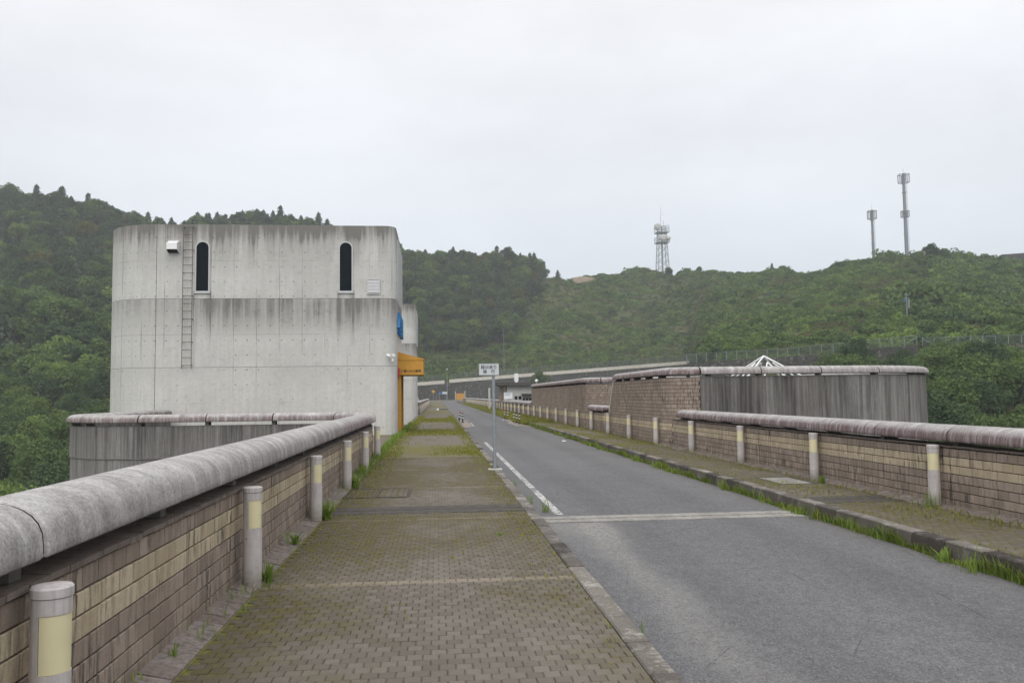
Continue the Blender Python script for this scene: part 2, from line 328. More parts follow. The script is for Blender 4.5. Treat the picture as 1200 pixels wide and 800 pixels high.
M = dict(
    tower=mat_tower(), bastion=mat_bastion(),
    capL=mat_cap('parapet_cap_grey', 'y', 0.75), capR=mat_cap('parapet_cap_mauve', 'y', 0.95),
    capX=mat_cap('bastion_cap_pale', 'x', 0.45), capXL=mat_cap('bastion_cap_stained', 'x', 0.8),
    brown=mat_block('brown_split_block', (0.235, 0.187, 0.152), (0.345, 0.280, 0.230), 0.8),
    cream=mat_block('cream_split_block', (0.40, 0.328, 0.228), (0.52, 0.438, 0.320), 0.8),
    mortar=plain('dark_joint_mortar', (0.040, 0.036, 0.033), 0.95, 0.1), coping=mat_block('coping_tile', (0.150, 0.122, 0.104), (0.205, 0.170, 0.148), 0.5),
    jointgrey=plain('grey_joint_filler', (0.15, 0.146, 0.14), 0.95, 0.1), spacer=plain('spacer_concrete', (0.14, 0.132, 0.122), 0.95, 0.1, var=0.3),
    paverL=mat_paver(True), paverR=mat_paver(False), soilL=mat_joint_soil(True), soilR=mat_joint_soil(False),
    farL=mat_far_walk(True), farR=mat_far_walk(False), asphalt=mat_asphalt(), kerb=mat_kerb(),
    gutter=mat_block('gutter_block', (0.185, 0.150, 0.138), (0.265, 0.225, 0.210), 0.45),
    white_line=mat_paint('worn_white_paint', (0.52, 0.515, 0.50), (0.14, 0.138, 0.136), 0.49),
    tan_line=mat_paint('faded_tan_paint', (0.30, 0.245, 0.19), (0.16, 0.15, 0.14), 0.52),
    joint=mat_paint('joint_concrete', (0.30, 0.285, 0.26), (0.20, 0.19, 0.175), 0.50),
    plate=plain('dark_steel_plate', (0.070, 0.062, 0.055), 0.8, 0.2, 0.0, 0.4, 9),
    rubber=plain('black_rubber', (0.018, 0.018, 0.018), 0.6), red=plain('faded_red', (0.42, 0.06, 0.05), 0.6),
    reflect=plain('white_reflective_band', (0.75, 0.75, 0.75), 0.4),
    bollard=mat_bollard(),
    lens=plain('cream_lamp_cover', (0.66, 0.60, 0.38), 0.4, 0.4, var=0.05), screw=plain('bolt_steel', (0.22, 0.2, 0.19), 0.4, 0.5, 0.6),
    steel=plain('galvanised_steel', (0.26, 0.285, 0.30), 0.5, 0.4, 0.35, 0.12, 12), sign=plain('pale_sign_face', (0.50, 0.53, 0.55), 0.45, 0.4, var=0.04),
    ink=plain('dark_lettering', (0.03, 0.03, 0.035), 0.6), orange=plain('orange_painted_metal', (0.50, 0.255, 0.040), 0.55, 0.25, var=0.10),
    blue=plain('blue_sign_letter', (0.012, 0.16, 0.40), 0.45, 0.4, var=0.06), alu=plain('aluminium_frame', (0.44, 0.44, 0.45), 0.4, 0.5, 0.2, 0.05),
    glass=plain('dark_window_glass', (0.006, 0.010, 0.014), 0.12, 0.12, var=0.0), white=plain('white_paint', (0.74, 0.74, 0.74), 0.5, var=0.05),
    mast=plain('weathered_mast_steel', (0.21, 0.22, 0.24), 0.6, 0.3, 0.2, 0.1, 2), rusty=plain('rusted_iron', (0.15, 0.125, 0.11), 0.8, 0.2, var=0.3, scale=9),
    stone=mat_masonry(), band=plain('pale_guard_concrete', (0.52, 0.485, 0.43), 0.9, 0.1, var=0.18, scale=0.8), mesh=mat_mesh(),
    hut=plain('off_white_render', (0.45, 0.45, 0.43), 0.9, 0.1, var=0.08, scale=1.5), roofdark=plain('dark_roof_slab', (0.085, 0.080, 0.076), 0.9, 0.1, var=0.25),
    boulder=plain('pinkish_rock', (0.40, 0.34, 0.33), 0.95, 0.1, var=0.25, scale=3), bluesign=plain('blue_sign_face', (0.05, 0.16, 0.42), 0.5),
    darkconc=plain('dam_body_concrete', (0.22, 0.215, 0.205), 0.95, 0.1, var=0.2, scale=0.6), tan_ground=plain('bare_tan_earth', (0.36, 0.29, 0.21), 0.95, 0.05, var=0.2, scale=0.5),
    bark=plain('grey_brown_bark', (0.085, 0.070, 0.055), 0.95, 0.05, var=0.3, scale=3), ground=mat_ground(),
    leaf_mid=mat_leaf('broadleaf_green', (0.042, 0.070, 0.025), (0.160, 0.235, 0.072), 0.3, 0.42),
    leaf_bright=mat_leaf('fresh_green_leaves', (0.075, 0.118, 0.030), (0.225, 0.305, 0.085), 0.3, 0.42),
    leaf_dark=mat_leaf('dark_green_leaves', (0.028, 0.052, 0.026), (0.105, 0.158, 0.064), 0.3, 0.42),
    leaf_yellow=mat_leaf('yellow_green_leaves', (0.085, 0.092, 0.024), (0.165, 0.160, 0.045)),
    needle=mat_leaf('conifer_needles', (0.040, 0.066, 0.040), (0.118, 0.164, 0.090), 0.2),
    shrub=mat_leaf('kudzu_green', (0.062, 0.108, 0.028), (0.225, 0.320, 0.078), 0.3, 0.35, 0.05),
    shrub2=mat_leaf('dull_olive_scrub', (0.072, 0.086, 0.032), (0.175, 0.185, 0.074), 0.3, 0.3, 0.05),
    grass=mat_leaf('fresh_grass', (0.092, 0.145, 0.030), (0.250, 0.340, 0.078), 0.35, 0.1, 1.2),
    grass_y=mat_leaf('yellowing_grass', (0.135, 0.142, 0.032), (0.275, 0.280, 0.070), 0.35, 0.1, 1.2),
)

# ------------------------------------------------------------------ mesh helpers
class MB:
    def __init__(s): s.v = []; s.f = []; s.mi = []; s.sm = []
    def add(s, vs, fs, mi=0, smooth=False):
        b = len(s.v); s.v += [tuple(v) for v in vs]; s.f += [tuple(b+i for i in f) for f in fs]
        s.mi += [mi]*len(fs); s.sm += [smooth]*len(fs); return s
    def box(s, x0, x1, y0, y1, z0, z1, mi=0):
        return s.add([(x0,y0,z0),(x1,y0,z0),(x1,y1,z0),(x0,y1,z0),(x0,y0,z1),(x1,y0,z1),(x1,y1,z1),(x0,y1,z1)],
                     [(3,2,1,0),(4,5,6,7),(0,1,5,4),(1,2,6,5),(2,3,7,6),(3,0,4,7)], mi)
    def tube(s, p0, p1, r0, r1=None, n=8, mi=0, cap=True, smooth=True):
        p0, p1 = Vector(p0), Vector(p1); r1 = r0 if r1 is None else r1
        d = (p1-p0).normalized(); a = d.orthogonal().normalized(); b = d.cross(a)
        vs = []
        for p, r in ((p0, r0), (p1, r1)):
            for i in range(n):
                t = 2*math.pi*i/n; vs.append(p + a*math.cos(t)*r + b*math.sin(t)*r)
        s.add(vs, [(i, (i+1) % n, n+(i+1) % n, n+i) for i in range(n)], mi, smooth)
        if cap: s.add(vs[:n], [tuple(range(n-1, -1, -1))], mi); s.add(vs[n:], [tuple(range(n))], mi)
        return s
    def prism(s, poly, z0, z1, mi=0):
        n = len(poly)
        s.add([(x, y, z0) for x, y in poly]+[(x, y, z1) for x, y in poly],
              [tuple(range(n-1, -1, -1)), tuple(range(n, 2*n))]+[(i, (i+1) % n, n+(i+1) % n, n+i) for i in range(n)], mi); return s
    def lathe(s, prof, n=20, c=(0, 0), mi=0, a0=0, a1=2*math.pi, smooth=True):
        full = abs(a1-a0-2*math.pi) < 1e-6; k = n if full else n+1; vs = []
        for r, z in prof:
            for i in range(k):
                t = a0+(a1-a0)*i/n; vs.append((c[0]+r*math.cos(t), c[1]+r*math.sin(t), z))
        fs = []
        for j in range(len(prof)-1):
            for i in range(n):
                i2 = (i+1) % k; fs.append((j*k+i, j*k+i2, (j+1)*k+i2, (j+1)*k+i))
        return s.add(vs, fs, mi, smooth)
    def mesh(s, name, mats):
        me = bpy.data.meshes.new(name); me.from_pydata(s.v, [], s.f)
        for m in (mats if isinstance(mats, (list, tuple)) else [mats]): me.materials.append(M[m] if isinstance(m, str) else m)
        me.polygons.foreach_set('material_index', s.mi); me.polygons.foreach_set('use_smooth', s.sm); me.update(); return me
    def build(s, name, mats, parent=None, loc=None, **kw): return put(name, s.mesh(name, mats), parent, loc, **kw)

def put(name, me, parent=None, loc=None, rot=None, **kw):
    """link a mesh; a part given in world coordinates is re-expressed in its parent's space"""
    o = bpy.data.objects.new(name, me); COL.objects.link(o)
    if parent is not None:
        o.parent = parent
        w = Vector(loc) if loc is not None else Vector((0, 0, 0))
        p = parent; base = Vector((0, 0, 0))
        while p is not None: base += p.location; p = p.parent
        o.location = w - base
    elif loc is not None: o.location = loc
    if rot is not None: o.rotation_euler = rot
    for k, v in kw.items(): o[k] = v
    return o
def tag(o, label, cat, group=None):
    o['label'] = label; o['category'] = cat
    if group: o['group'] = group
    return o
def thing(name, label, cat, loc=(0, 0, 0), group=None):
    o = bpy.data.objects.new(name, None); COL.objects.link(o); o.location = loc; o.empty_display_size = 0.2
    return tag(o, label, cat, group)
def struct(o): o['kind'] = 'structure'; return o
def stuff(o): o['kind'] = 'stuff'; return o
def dup(root, loc, label=None, group=None, rotz=None, scale=None):
    r = root.copy(); COL.objects.link(r); r.location = loc
    if label: r['label'] = label
    if group: r['group'] = group
    if rotz is not None: r.rotation_euler = (0, 0, rotz)
    if scale is not None: r.scale = (scale,)*3
    def rec(a, b):
        for ch in a.children:
            c = ch.copy(); COL.objects.link(c); c.parent = b; rec(ch, c)
    rec(root, r); return r

# paths: a list of (x, y); offsets are to the right of the walking direction
def arc(cx, cy, r, a0, a1, n=12): return [(cx+r*math.cos(R(a0+(a1-a0)*i/n)), cy+r*math.sin(R(a0+(a1-a0)*i/n))) for i in range(n+1)]
class Path:
    def __init__(s, pts):
        p = [Vector((a, b)) for a, b in pts]; q = [p[0]]
        for v in p[1:]:
            if (v-q[-1]).length > 1e-5: q.append(v)
        s.p = q; s.s = [0.0]
        for a, b in zip(q, q[1:]): s.s.append(s.s[-1]+(b-a).length)
        s.len = s.s[-1]
        s.t = []
        for i in range(len(q)):
            d = Vector((0, 0))
            if i: d += (q[i]-q[i-1]).normalized()
            if i < len(q)-1: d += (q[i+1]-q[i]).normalized()
            s.t.append(d.normalized())
    def at(s, u):
        u = max(0, min(s.len, u)); i = 0
        import bisect
        i = min(max(bisect.bisect_right(s.s, u)-1, 0), len(s.p)-2)
        k = (u-s.s[i])/(s.s[i+1]-s.s[i]); p = s.p[i].lerp(s.p[i+1], k); t = s.t[i].lerp(s.t[i+1], k).normalized()
        return p, Vector((t.y, -t.x))
    def cuts(s, a, b): return [a]+[x for x in s.s if a+1e-4 < x < b-1e-4]+[b]
def sweep(mb, path, prof, a, b, mi=0, smooth=False, closed=True, caps=True):
    """prof: list of (offset, z); skins a profile along the path between arclengths a and b"""
    us = path.cuts(a, b); k = len(prof); vs = []
    for u in us:
        p, n = path.at(u)
        for o, z in prof: vs.append((p.x+n.x*o, p.y+n.y*o, z))
    fs = []
    for j in range(len(us)-1):
        for i in range(k if closed else k-1):
            i2 = (i+1) % k; fs.append((j*k+i, j*k+i2, (j+1)*k+i2, (j+1)*k+i))
    mb.add(vs, fs, mi, smooth)
    if caps: mb.add(vs[:k], [tuple(range(k-1, -1, -1))], mi); mb.add(vs[-k:], [tuple(range(k))], mi)
    return mb
def cap_profile(hw, z0, z1, n=14):
    lip = 0.045; pr = [(-hw+0.012, z0), (-hw, z0+0.012), (-hw, z0+lip)]
    for i in range(1, n): 
        t = math.pi*i/n; pr.append((-hw*math.cos(t), z0+lip+(z1-z0-lip)*math.sin(t)**0.8))
    return pr+[(hw, z0+lip), (hw, z0+0.012), (hw-0.012, z0)]
def shrink(pr, k, zc): 
    return [(o*k, zc+(z-zc)*k) for o, z in pr]
def cap_mesh(path, pr, a, b, gap=0.008, round_a=False, round_b=False):
    mb = MB(); zc = 0.5*(pr[0][1]+max(z for _, z in pr))
    a += gap; b -= gap
    def skin(u0, u1, p0, p1):
        vs = []
        for u, pp in ((u0, p0), (u1, p1)):
            p, n = path.at(u)
            for o, z in pp: vs.append((p.x+n.x*o, p.y+n.y*o, z))
        k = len(p0); mb.add(vs, [(i, (i+1) % k, k+(i+1) % k, k+i) for i in range(k)], 0, True)
    ends = []
    for end, rnd, sg in ((a, round_a, 1), (b, round_b, -1)):
        L = [(0.0, 0.30), (0.03, 0.62), (0.08, 0.83), (0.14, 0.95), (0.20, 1.0)] if rnd else [(0.0, 0.93), (0.008, 0.975), (0.022, 1.0)]
        L = [(end+sg*d, k) for d, k in L]; ends.append(L)
        q = L if sg > 0 else L[::-1]
        for (u0, k0), (u1, k1) in zip(q, q[1:]): skin(u0, u1, shrink(pr, k0, zc), shrink(pr, k1, zc))
        p, n = path.at(end); pp = shrink(pr, L[0][1], zc); kk = list(range(len(pp)))
        mb.add([(p.x+n.x*o, p.y+n.y*o, z) for o, z in pp], [tuple(kk[::-1] if sg > 0 else kk)], 0 if rnd else 1)
    sweep(mb, path, pr, ends[0][-1][0], ends[1][-1][0], smooth=True, caps=False)
    return mb
def caps_along(parent, path, hw, z0, z1, a, b, seg, mat, round_a=False, round_b=False, zbase=None, sp_w=0.12):
    pr = cap_profile(hw, z0, z1); n = max(1, round((b-a)/seg)); d = (b-a)/n
    for i in range(n):
        cap_mesh(path, pr, a+i*d, a+(i+1)*d, 0.012, round_a and i == 0, round_b and i == n-1).build('cap_segment', [mat, 'mortar'], parent)
    if zbase is not None:
        for i in range(n+1):
            u = min(max(a+i*d, a+0.3), b-0.3); mb = MB()
            sweep(mb, path, [(-sp_w, zbase+0.002), (-sp_w, z0-0.001), (sp_w, z0-0.001), (sp_w, zbase+0.002)], u-0.05, u+0.05); mb.build('spacer_block', 'spacer', parent)

PITCH, ROW, BL, BH = 0.19, 0.115, 0.182, 0.105
def block_on(mb, path, u0, u1, z0, z1, face, side, proud, mi=0, top_in=0.004):
    """one facing block: FACE is the backing's offset, SIDE +1/-1 which way it looks"""
    vs = []
    for u, e in ((u0, 0), (u1, 0)):
        p, n = path.at(u)
        for o in (face, face+side*proud):
            for z in (z0, z1): vs.append((p.x+n.x*o, p.y+n.y*o, z))
    # inset the outer face a little: a worn arris
    q = []
    for u, du in ((u0, 0.004), (u1, -0.004)):
        p, n = path.at(u+du)
        o = face+side*(proud+0.004)
        for z in (z0+top_in, z1-top_in): q.append((p.x+n.x*o, p.y+n.y*o, z))
    v = [vs[2], vs[3], vs[6], vs[7], q[0], q[1], q[2], q[3], vs[0], vs[1], vs[4], vs[5]]
    f = [(4,6,7,5), (0,2,6,4), (2,3,7,6), (3,1,5,7), (1,0,4,5), (8,10,2,0), (10,11,3,2), (11,9,1,3), (9,8,0,1)]
    if side < 0: f = [t[::-1] for t in f]
    return mb.add(v, f, mi)
def course_mat(row, cream=(4, 5)): return 1 if row in cream else 0
def blocks_stuff(parent, path, a, b, face, side, rows, cream=(4, 5), slant=None, z00=0.005, proud=0.018):
    mb = MB()
    for r in range(rows):
        z0 = z00+r*ROW; off = (r % 2)*PITCH/2
        bb = b if slant is None else slant(z0)
        u = a-PITCH+off
        while u < bb-0.02:
            u0, u1 = max(u, a), min(u+BL, bb)
            if u1-u0 > 0.03: block_on(mb, path, u0, u1, z0, z0+BH, face, side, proud+random.uniform(-0.002, 0.003), course_mat(r, cream))
            u += PITCH
    return stuff(mb.build('block_courses', ['brown', 'cream'], parent))

# ------------------------------------------------------------------ terrain (real heights, metres) : columns by x/y, each (y, z)
TERR = [(-3.0, [(60, -30), (100, -25), (200, -12), (330, 30), (430, 80)]),
 (-1.4, [(80, -26), (120, -20), (200, -6), (300, 29), (400, 84)]),
 (-0.728, [(100, -21.2), (140, -14.9), (200, -0.9), (300, 29.2), (400, 87.0)]),
 (-0.500, [(95, -19.2), (125, -15.1), (160, -6.9), (210, 7.0), (310, 42.6), (400, 93.1)]),
 (-0.444, [(95, -19.3), (125, -15.2), (160, -7.0), (210, 6.9), (310, 42.6), (400, 92.6)]),
 (-0.378, [(95, -19.5), (125, -15.4), (160, -8.0), (210, 4.7), (310, 36.4), (400, 84.3)]),
 (-0.330, [(100, -20.3), (130, -15.9), (165, -9.0), (220, 2.9), (320, 34.6), (410, 80.1)]),
 (-0.262, [(110, -22.0), (140, -16.9), (180, -9.5), (240, 3.5), (330, 35.9), (420, 85.8)]),
 (-0.183, [(130, -25.3), (170, -19.6), (210, -10.4), (260, 4.1), (340, 37.1), (430, 89.7)]),
 (-0.124, [(150, -28.6), (190, -21.5), (230, -11.1), (280, 4.7), (350, 38.4), (430, 81.4)]),
 (-0.043, [(200, -32.7), (250, -22.0), (305, -7), (319, -2), (323, 5.4), (370, 29.4), (430, 70.8)]),
 (0.028, [(200, -33.1), (250, -19.3), (305, -7), (319, -2), (323, 6.4), (380, 30.3), (440, 71.8)]),
 (0.090, [(200, -33.4), (250, -19.6), (305, -7), (319, -2), (323, 7.9), (390, 32.2), (450, 71.9)]),
 (0.132, [(200, -33.6), (250, -19.8), (305, -7), (319, -2), (323, 9.4), (400, 37.1), (450, 65.5)]),
 (0.164, [(200, -33.7), (250, -19.9), (305, -7), (319, -2), (323, 10.0), (400, 38.1), (460, 67.6)]),
 (0.259, [(200, -34.2), (250, -20.4), (305, -7), (319, -2), (323, 11.7), (400, 40.0), (460, 70.6)]),
 (0.311, [(140, -20.0), (220, -11.5), (305, -2), (319, 0.0), (323, 12.9), (385, 39.8), (435, 66.8)]),
 (0.343, [(100, -15.9), (130, -8.9), (150, 0.3), (158.5, 1.5), (161, 7.1), (300, 29.6), (405, 63.0)]),
 (0.433, [(90, -15.0), (120, -7.3), (145, -0.3), (154.5, 1.5), (157, 8.0), (275, 31.0), (370, 59.0)]),
 (0.522, [(80, -13), (110, -5.2), (138, 3.2), (148.5, 4.8), (151, 8.9), (240, 28.9), (320, 54.0)]),
 (0.635, [(70, -13), (100, -5.4), (128, 2.6), (138.5, 4.8), (141, 8.9), (220, 27.6), (310, 54.5)]),
 (0.751, [(65, -13.5), (95, -6.0), (120, 2.2), (130.5, 4.8), (133, 8.5), (210, 25.2), (300, 50.1)]),
 (0.989, [(65, -14), (95, -6.3), (120, 2.0), (130.5, 4.6), (133, 8.3), (210, 25.1), (300, 47.9)]),
 (1.6, [(60, -16), (95, -10), (120, -3), (210, 22), (300, 45)]), (3.0, [(60, -20), (120, -8), (210, 15), (300, 35)])]
def blend_columns(i, n):
    (ta, a), (tb, b) = TERR[i], TERR[i+1]
    return [(ta+(tb-ta)*k/n, [(p[0]+(q[0]-p[0])*k/n, p[1]+(q[1]-p[1])*k/n) for p, q in zip(a, b)]) for k in range(1, n)]
_i = [c[0] for c in TERR].index(0.311); TERR[_i+1:_i+1] = blend_columns(_i, 14)
TT = np.array([c[0] for c in TERR])
def col_z(c, Y):
    ys = [p[0] for p in c]; zs = [p[1] for p in c]
    y0 = ys[0]; yl = ys[-1]
    ys = [0, y0*0.55]+ys+[yl+40, yl+110, yl+200, yl+700]; zs = [-48, -46]+zs+[zs[-1]-3, zs[-1]-25, -58, -58]
    return np.interp(Y, ys, zs)
YG = np.concatenate([np.linspace(15, 120, 36), np.linspace(122, 166, 34), np.linspace(169, 300, 45), np.linspace(302, 326, 22), np.linspace(330, 480, 46), np.linspace(490, 620, 12)])
TAB = np.array([col_z(c[1], YG) for c in TERR])
def terr(x, y):
    x = np.asarray(x, float); y = np.asarray(y, float); t = x/np.maximum(y, 1.0)
    i = np.clip(np.searchsorted(TT, t)-1, 0, len(TT)-2); k = np.clip((t-TT[i])/(TT[i+1]-TT[i]), 0, 1)
    j = np.clip(np.searchsorted(YG, y)-1, 0, len(YG)-2); m = np.clip((y-YG[j])/(YG[j+1]-YG[j]), 0, 1)
    a = TAB[i, j]*(1-m)+TAB[i, j+1]*m; b = TAB[i+1, j]*(1-m)+TAB[i+1, j+1]*m
    z = a*(1-k)+b*k
    amp = np.clip((y-335)/60, 0, 1)+np.clip((165-y)/40, 0, 1)*np.clip((y-60)/40, 0, 1)*0.5*(np.abs(x) > 15)
    return z + amp*(1.1*np.sin(x*0.083+1.3)*np.cos(y*0.061)+0.8*np.sin(x*0.19+y*0.13))
def build_terrain():
    ts = np.unique(np.concatenate([np.linspace(-1.4, -0.8, 8), np.linspace(-0.8, 0.32, 130), np.linspace(0.32, 1.0, 80), np.linspace(1, 1.4, 6), TT[np.abs(TT) <= 1.4]]))
    V = []; F = []
    X = ts[:, None]*YG[None, :]; Y = np.repeat(YG[None, :], len(ts), 0); Z = terr(X, Y)
    V = np.stack([X, Y, Z], -1).reshape(-1, 3); k = len(YG)
    for i in range(len(ts)-1):
        for j in range(k-1): F.append((i*k+j, (i+1)*k+j, (i+1)*k+j+1, i*k+j+1))
    me = bpy.data.meshes.new('hills'); me.from_pydata(V.tolist(), [], F); me.materials.append(M['ground'])
    me.polygons.foreach_set('use_smooth', [True]*len(F)); me.update(); struct(put('hills', me))
    g = MB(); g.add([(-890, -290, -60), (890, -290, -60), (890, 640, -60), (-890, 640, -60)], [(0, 1, 2, 3)]); struct(g.build('valley_floor', 'ground'))
build_terrain()

# ------------------------------------------------------------------ dam body, road, walkways
YE = 232.0
FACE_L, FACE_R = -1.73, 6.97
def setting():
    d = MB(); d.box(-2.02, 7.25, -40, 318, -45, -0.42); struct(d.build('dam_body', 'darkconc'))
    r = MB(); r.add([(1.30, -40, -0.17), (5.32, -40, -0.17), (5.32, YE, -0.17), (1.30, YE, -0.17)], [(0, 1, 2, 3)])
    r.add([(-9, YE, -0.17), (1.30, YE, -0.17), (5.32, YE, -0.17), (60, 300, 0.05), (60, 320.5, 0.1), (-12, 320.5, 0.1)], [(0, 1, 2, 3, 4, 5)])
    struct(r.build('road', 'asphalt'))
    # left walkway: joint sand bed, pavers, far surface
    b = MB(); b.box(-1.74, 1.195, -40, 22.0, -0.4, -0.011); wl = struct(b.build('walkway', 'soilL'))
    f = MB(); f.box(-1.74, 1.195, 22.0, 310, -0.4, -0.004); f.prism([(-1.746, 22.2), (-1.746, 48), (-11.0, 48), (-11.0, 26.9)]+arc(-8, 26.9, 2.9, 180, 270, 8)+[(-3.53, 24.05)]+arc(-3.53, 22.3, 1.6, 90, 0, 6)[1:-1], -0.4, -0.008); struct(f.build('far_walkway', 'farL'))
    pm = {}
    def paver_into(mb, x0, y0, z, w=0.0955, l=0.094, mi=0):
        dz = random.uniform(-0.0035, 0.003); e = 0.006
        mb.add([(x0, y0, z-0.03), (x0+w, y0, z-0.03), (x0+w, y0+l, z-0.03), (x0, y0+l, z-0.03),
                (x0, y0, z+dz-0.005), (x0+w, y0, z+dz-0.005), (x0+w, y0+l, z+dz-0.005), (x0, y0+l, z+dz-0.005),
                (x0+e, y0+e, z+dz), (x0+w-e, y0+e, z+dz), (x0+w-e, y0+l-e, z+dz), (x0+e, y0+l-e, z+dz)],
               [(8,9,10,11), (4,5,9,8), (5,6,10,9), (6,7,11,10), (7,4,8,11), (0,1,5,4), (1,2,6,5), (2,3,7,6), (3,0,4,7)], mi)
    single = MB(); paver_into(single, -0.047, -0.046, 0); sm = single.mesh('paver', 'paverL')
    rows = []; y = 0.0
    mb = MB(); n_single = 0
    SKIP = [(11.55, 12.3, -2, 2), (13.45, 14.75, -1.55, -0.45)]
    for j in range(int(24.0/0.1)):
        y = -2.0+j*0.1
        x = -1.50+(0.05 if j % 2 else 0)
        while x < 1.16:
            w = min(0.0955, 1.19-x)
            if not any(a < y+0.05 < b and c < x+0.05 < d2 for a, b, c, d2 in SKIP):
                if 4.35 < y and n_single < 300 and x > -1.42 and w > 0.09:
                    put('paver', sm, wl, (x+0.047, y+0.046, random.uniform(-0.003, 0.002)), rot=(random.uniform(-.008, .008), random.uniform(-.008, .008), random.uniform(-.015, .015))); n_single += 1
                elif w > 0.03: paver_into(mb, x, y, 0.0, w=w)
            x += 0.1
    stuff(mb.build('paver_field', 'paverL', wl))
    # dished gutter of slanting blocks at the foot of the left wall
    gm = MB(); e = 0.006; Lg = 0.182
    gm.add([(-0.1, 0, -0.02), (0.105, 0, -0.05), (0.105, Lg, -0.05), (-0.1, Lg, -0.02), (-0.1, 0, 0.048), (0.105, 0, 0.004), (0.105, Lg, 0.004), (-0.1, Lg, 0.048),
            (-0.1+e, e, 0.052), (0.105-e, e, 0.009), (0.105-e, Lg-e, 0.009), (-0.1+e, Lg-e, 0.052)],
           [(8,9,10,11), (4,5,9,8), (5,6,10,9), (6,7,11,10), (7,4,8,11), (0,1,5,4), (1,2,6,5), (2,3,7,6), (3,0,4,7)])
    gme = gm.mesh('gutter_block', 'gutter'); gl = struct(MB().box(-1.74, -1.5, -3, 22.4, -0.1, -0.006).build('gutter', 'soilL'))
    for j in range(int(24.6/PITCH)):
        yy = -2.6+j*PITCH
        put('gutter_block', gme, gl, (-1.625, yy, random.uniform(-.004, .004)), rot=(random.uniform(-.02, .02), random.uniform(-.03, .03), 0))
    # right walkway
    b = MB(); b.box(5.47, 6.98, -40, 26.0, -0.4, -0.011); wr = struct(b.build('walkway', 'soilR'))
    f = MB(); f.box(5.47, 6.98, 26.0, YE, -0.4, -0.004); struct(f.build('far_walkway', 'farR'))
    mb = MB()
    for j in range(int(19/0.1)):
        y = 6.5+j*0.1; x = 5.48+(0.05 if j % 2 else 0)
        while x < 6.74:
            if not (11.5 < y < 12.2 or (14.0 < y < 15.2 and 5.9 < x < 6.6)): paver_into(mb, x, y, 0.0, w=min(0.094, 6.76-x))
            x += 0.1
    stuff(mb.build('paver_field', 'paverR', wr))
    gr = struct(MB().box(6.77, 6.98, 2, 26, -0.1, -0.006).build('gutter', 'soilR'))
    for j in range(int(19/PITCH)): put('gutter_block', gme, gr, (6.865, 6.6+(j+1)*PITCH, random.uniform(-.004, .004)), rot=(random.uniform(-.02, .02), random.uniform(-.03, .03), math.pi))
    # kerbs: single stones near, joined beyond
    kl = MB()
    def stone(mb, x0, x1, y0, y1, zt, zb, batter):
        e = 0.012; a, bb = (0, batter) if batter > 0 else (batter, 0)
        mb.add([(x0+a, y0, zb), (x1+bb, y0, zb), (x1+bb, y1, zb), (x0+a, y1, zb), (x0, y0, zt-e), (x1, y0, zt-e), (x1, y1, zt-e), (x0, y1, zt-e),
                (x0+e, y0+e, zt), (x1-e, y0+e, zt), (x1-e, y1-e, zt), (x0+e, y1-e, zt)],
               [(8,9,10,11), (4,5,9,8), (5,6,10,9), (6,7,11,10), (7,4,8,11), (0,1,5,4), (1,2,6,5), (2,3,7,6), (3,0,4,7)])
    m1 = MB(); stone(m1, -0.08, 0.08, 0, 0.578, 0, -0.3, 0.02); m1 = m1.mesh('kerb_stone', 'kerb')
    m2 = MB(); stone(m2, -0.085, 0.085, 0, 0.578, 0, -0.3, -0.03); m2 = m2.mesh('kerb_stone', 'kerb')
    bk = MB(); bk.box(1.21, 1.34, -40, YE, -0.4, -0.03); kl = struct(bk.build('kerb', 'mortar'))
    bk = MB(); bk.box(5.33, 5.46, -40, YE, -0.4, -0.03); kr = struct(bk.build('kerb', 'mortar'))
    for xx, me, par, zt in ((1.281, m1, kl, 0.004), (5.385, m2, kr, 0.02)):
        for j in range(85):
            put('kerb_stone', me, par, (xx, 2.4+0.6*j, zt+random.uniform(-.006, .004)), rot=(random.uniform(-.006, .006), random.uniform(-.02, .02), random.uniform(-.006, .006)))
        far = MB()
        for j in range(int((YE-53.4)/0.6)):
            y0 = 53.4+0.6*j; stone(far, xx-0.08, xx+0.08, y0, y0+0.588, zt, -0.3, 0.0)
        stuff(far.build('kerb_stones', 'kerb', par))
    # painted marks and the expansion joint
    ln = MB(); y = 12.25
    ln.add([(1.72, 12.25, -0.166), (1.84, 12.25, -0.166), (1.84, 31.5, -0.166), (1.72, 31.5, -0.166)], [(0, 1, 2, 3)])
    struct(ln.build('edge_line', 'white_line'))
    j = MB()
    for y0, y1 in ((11.50, 11.74), (11.80, 12.05)): j.box(1.37, 5.20, y0, y1, -0.25, -0.160)
    struct(j.build('expansion_joint', 'joint'))
    struct(MB().box(1.37, 5.20, 11.741, 11.799, -0.25, -0.172).build('joint_seal', 'rubber'))
    for x0, x1 in ((-1.48, 1.19), (5.48, 6.75)):
        p = MB()
        for y0, y1 in ((11.56, 11.90), (11.93, 12.28)): p.box(x0, x1, y0, y1, -0.03, 0.004)
        struct(p.build('joint_plate', 'plate'))
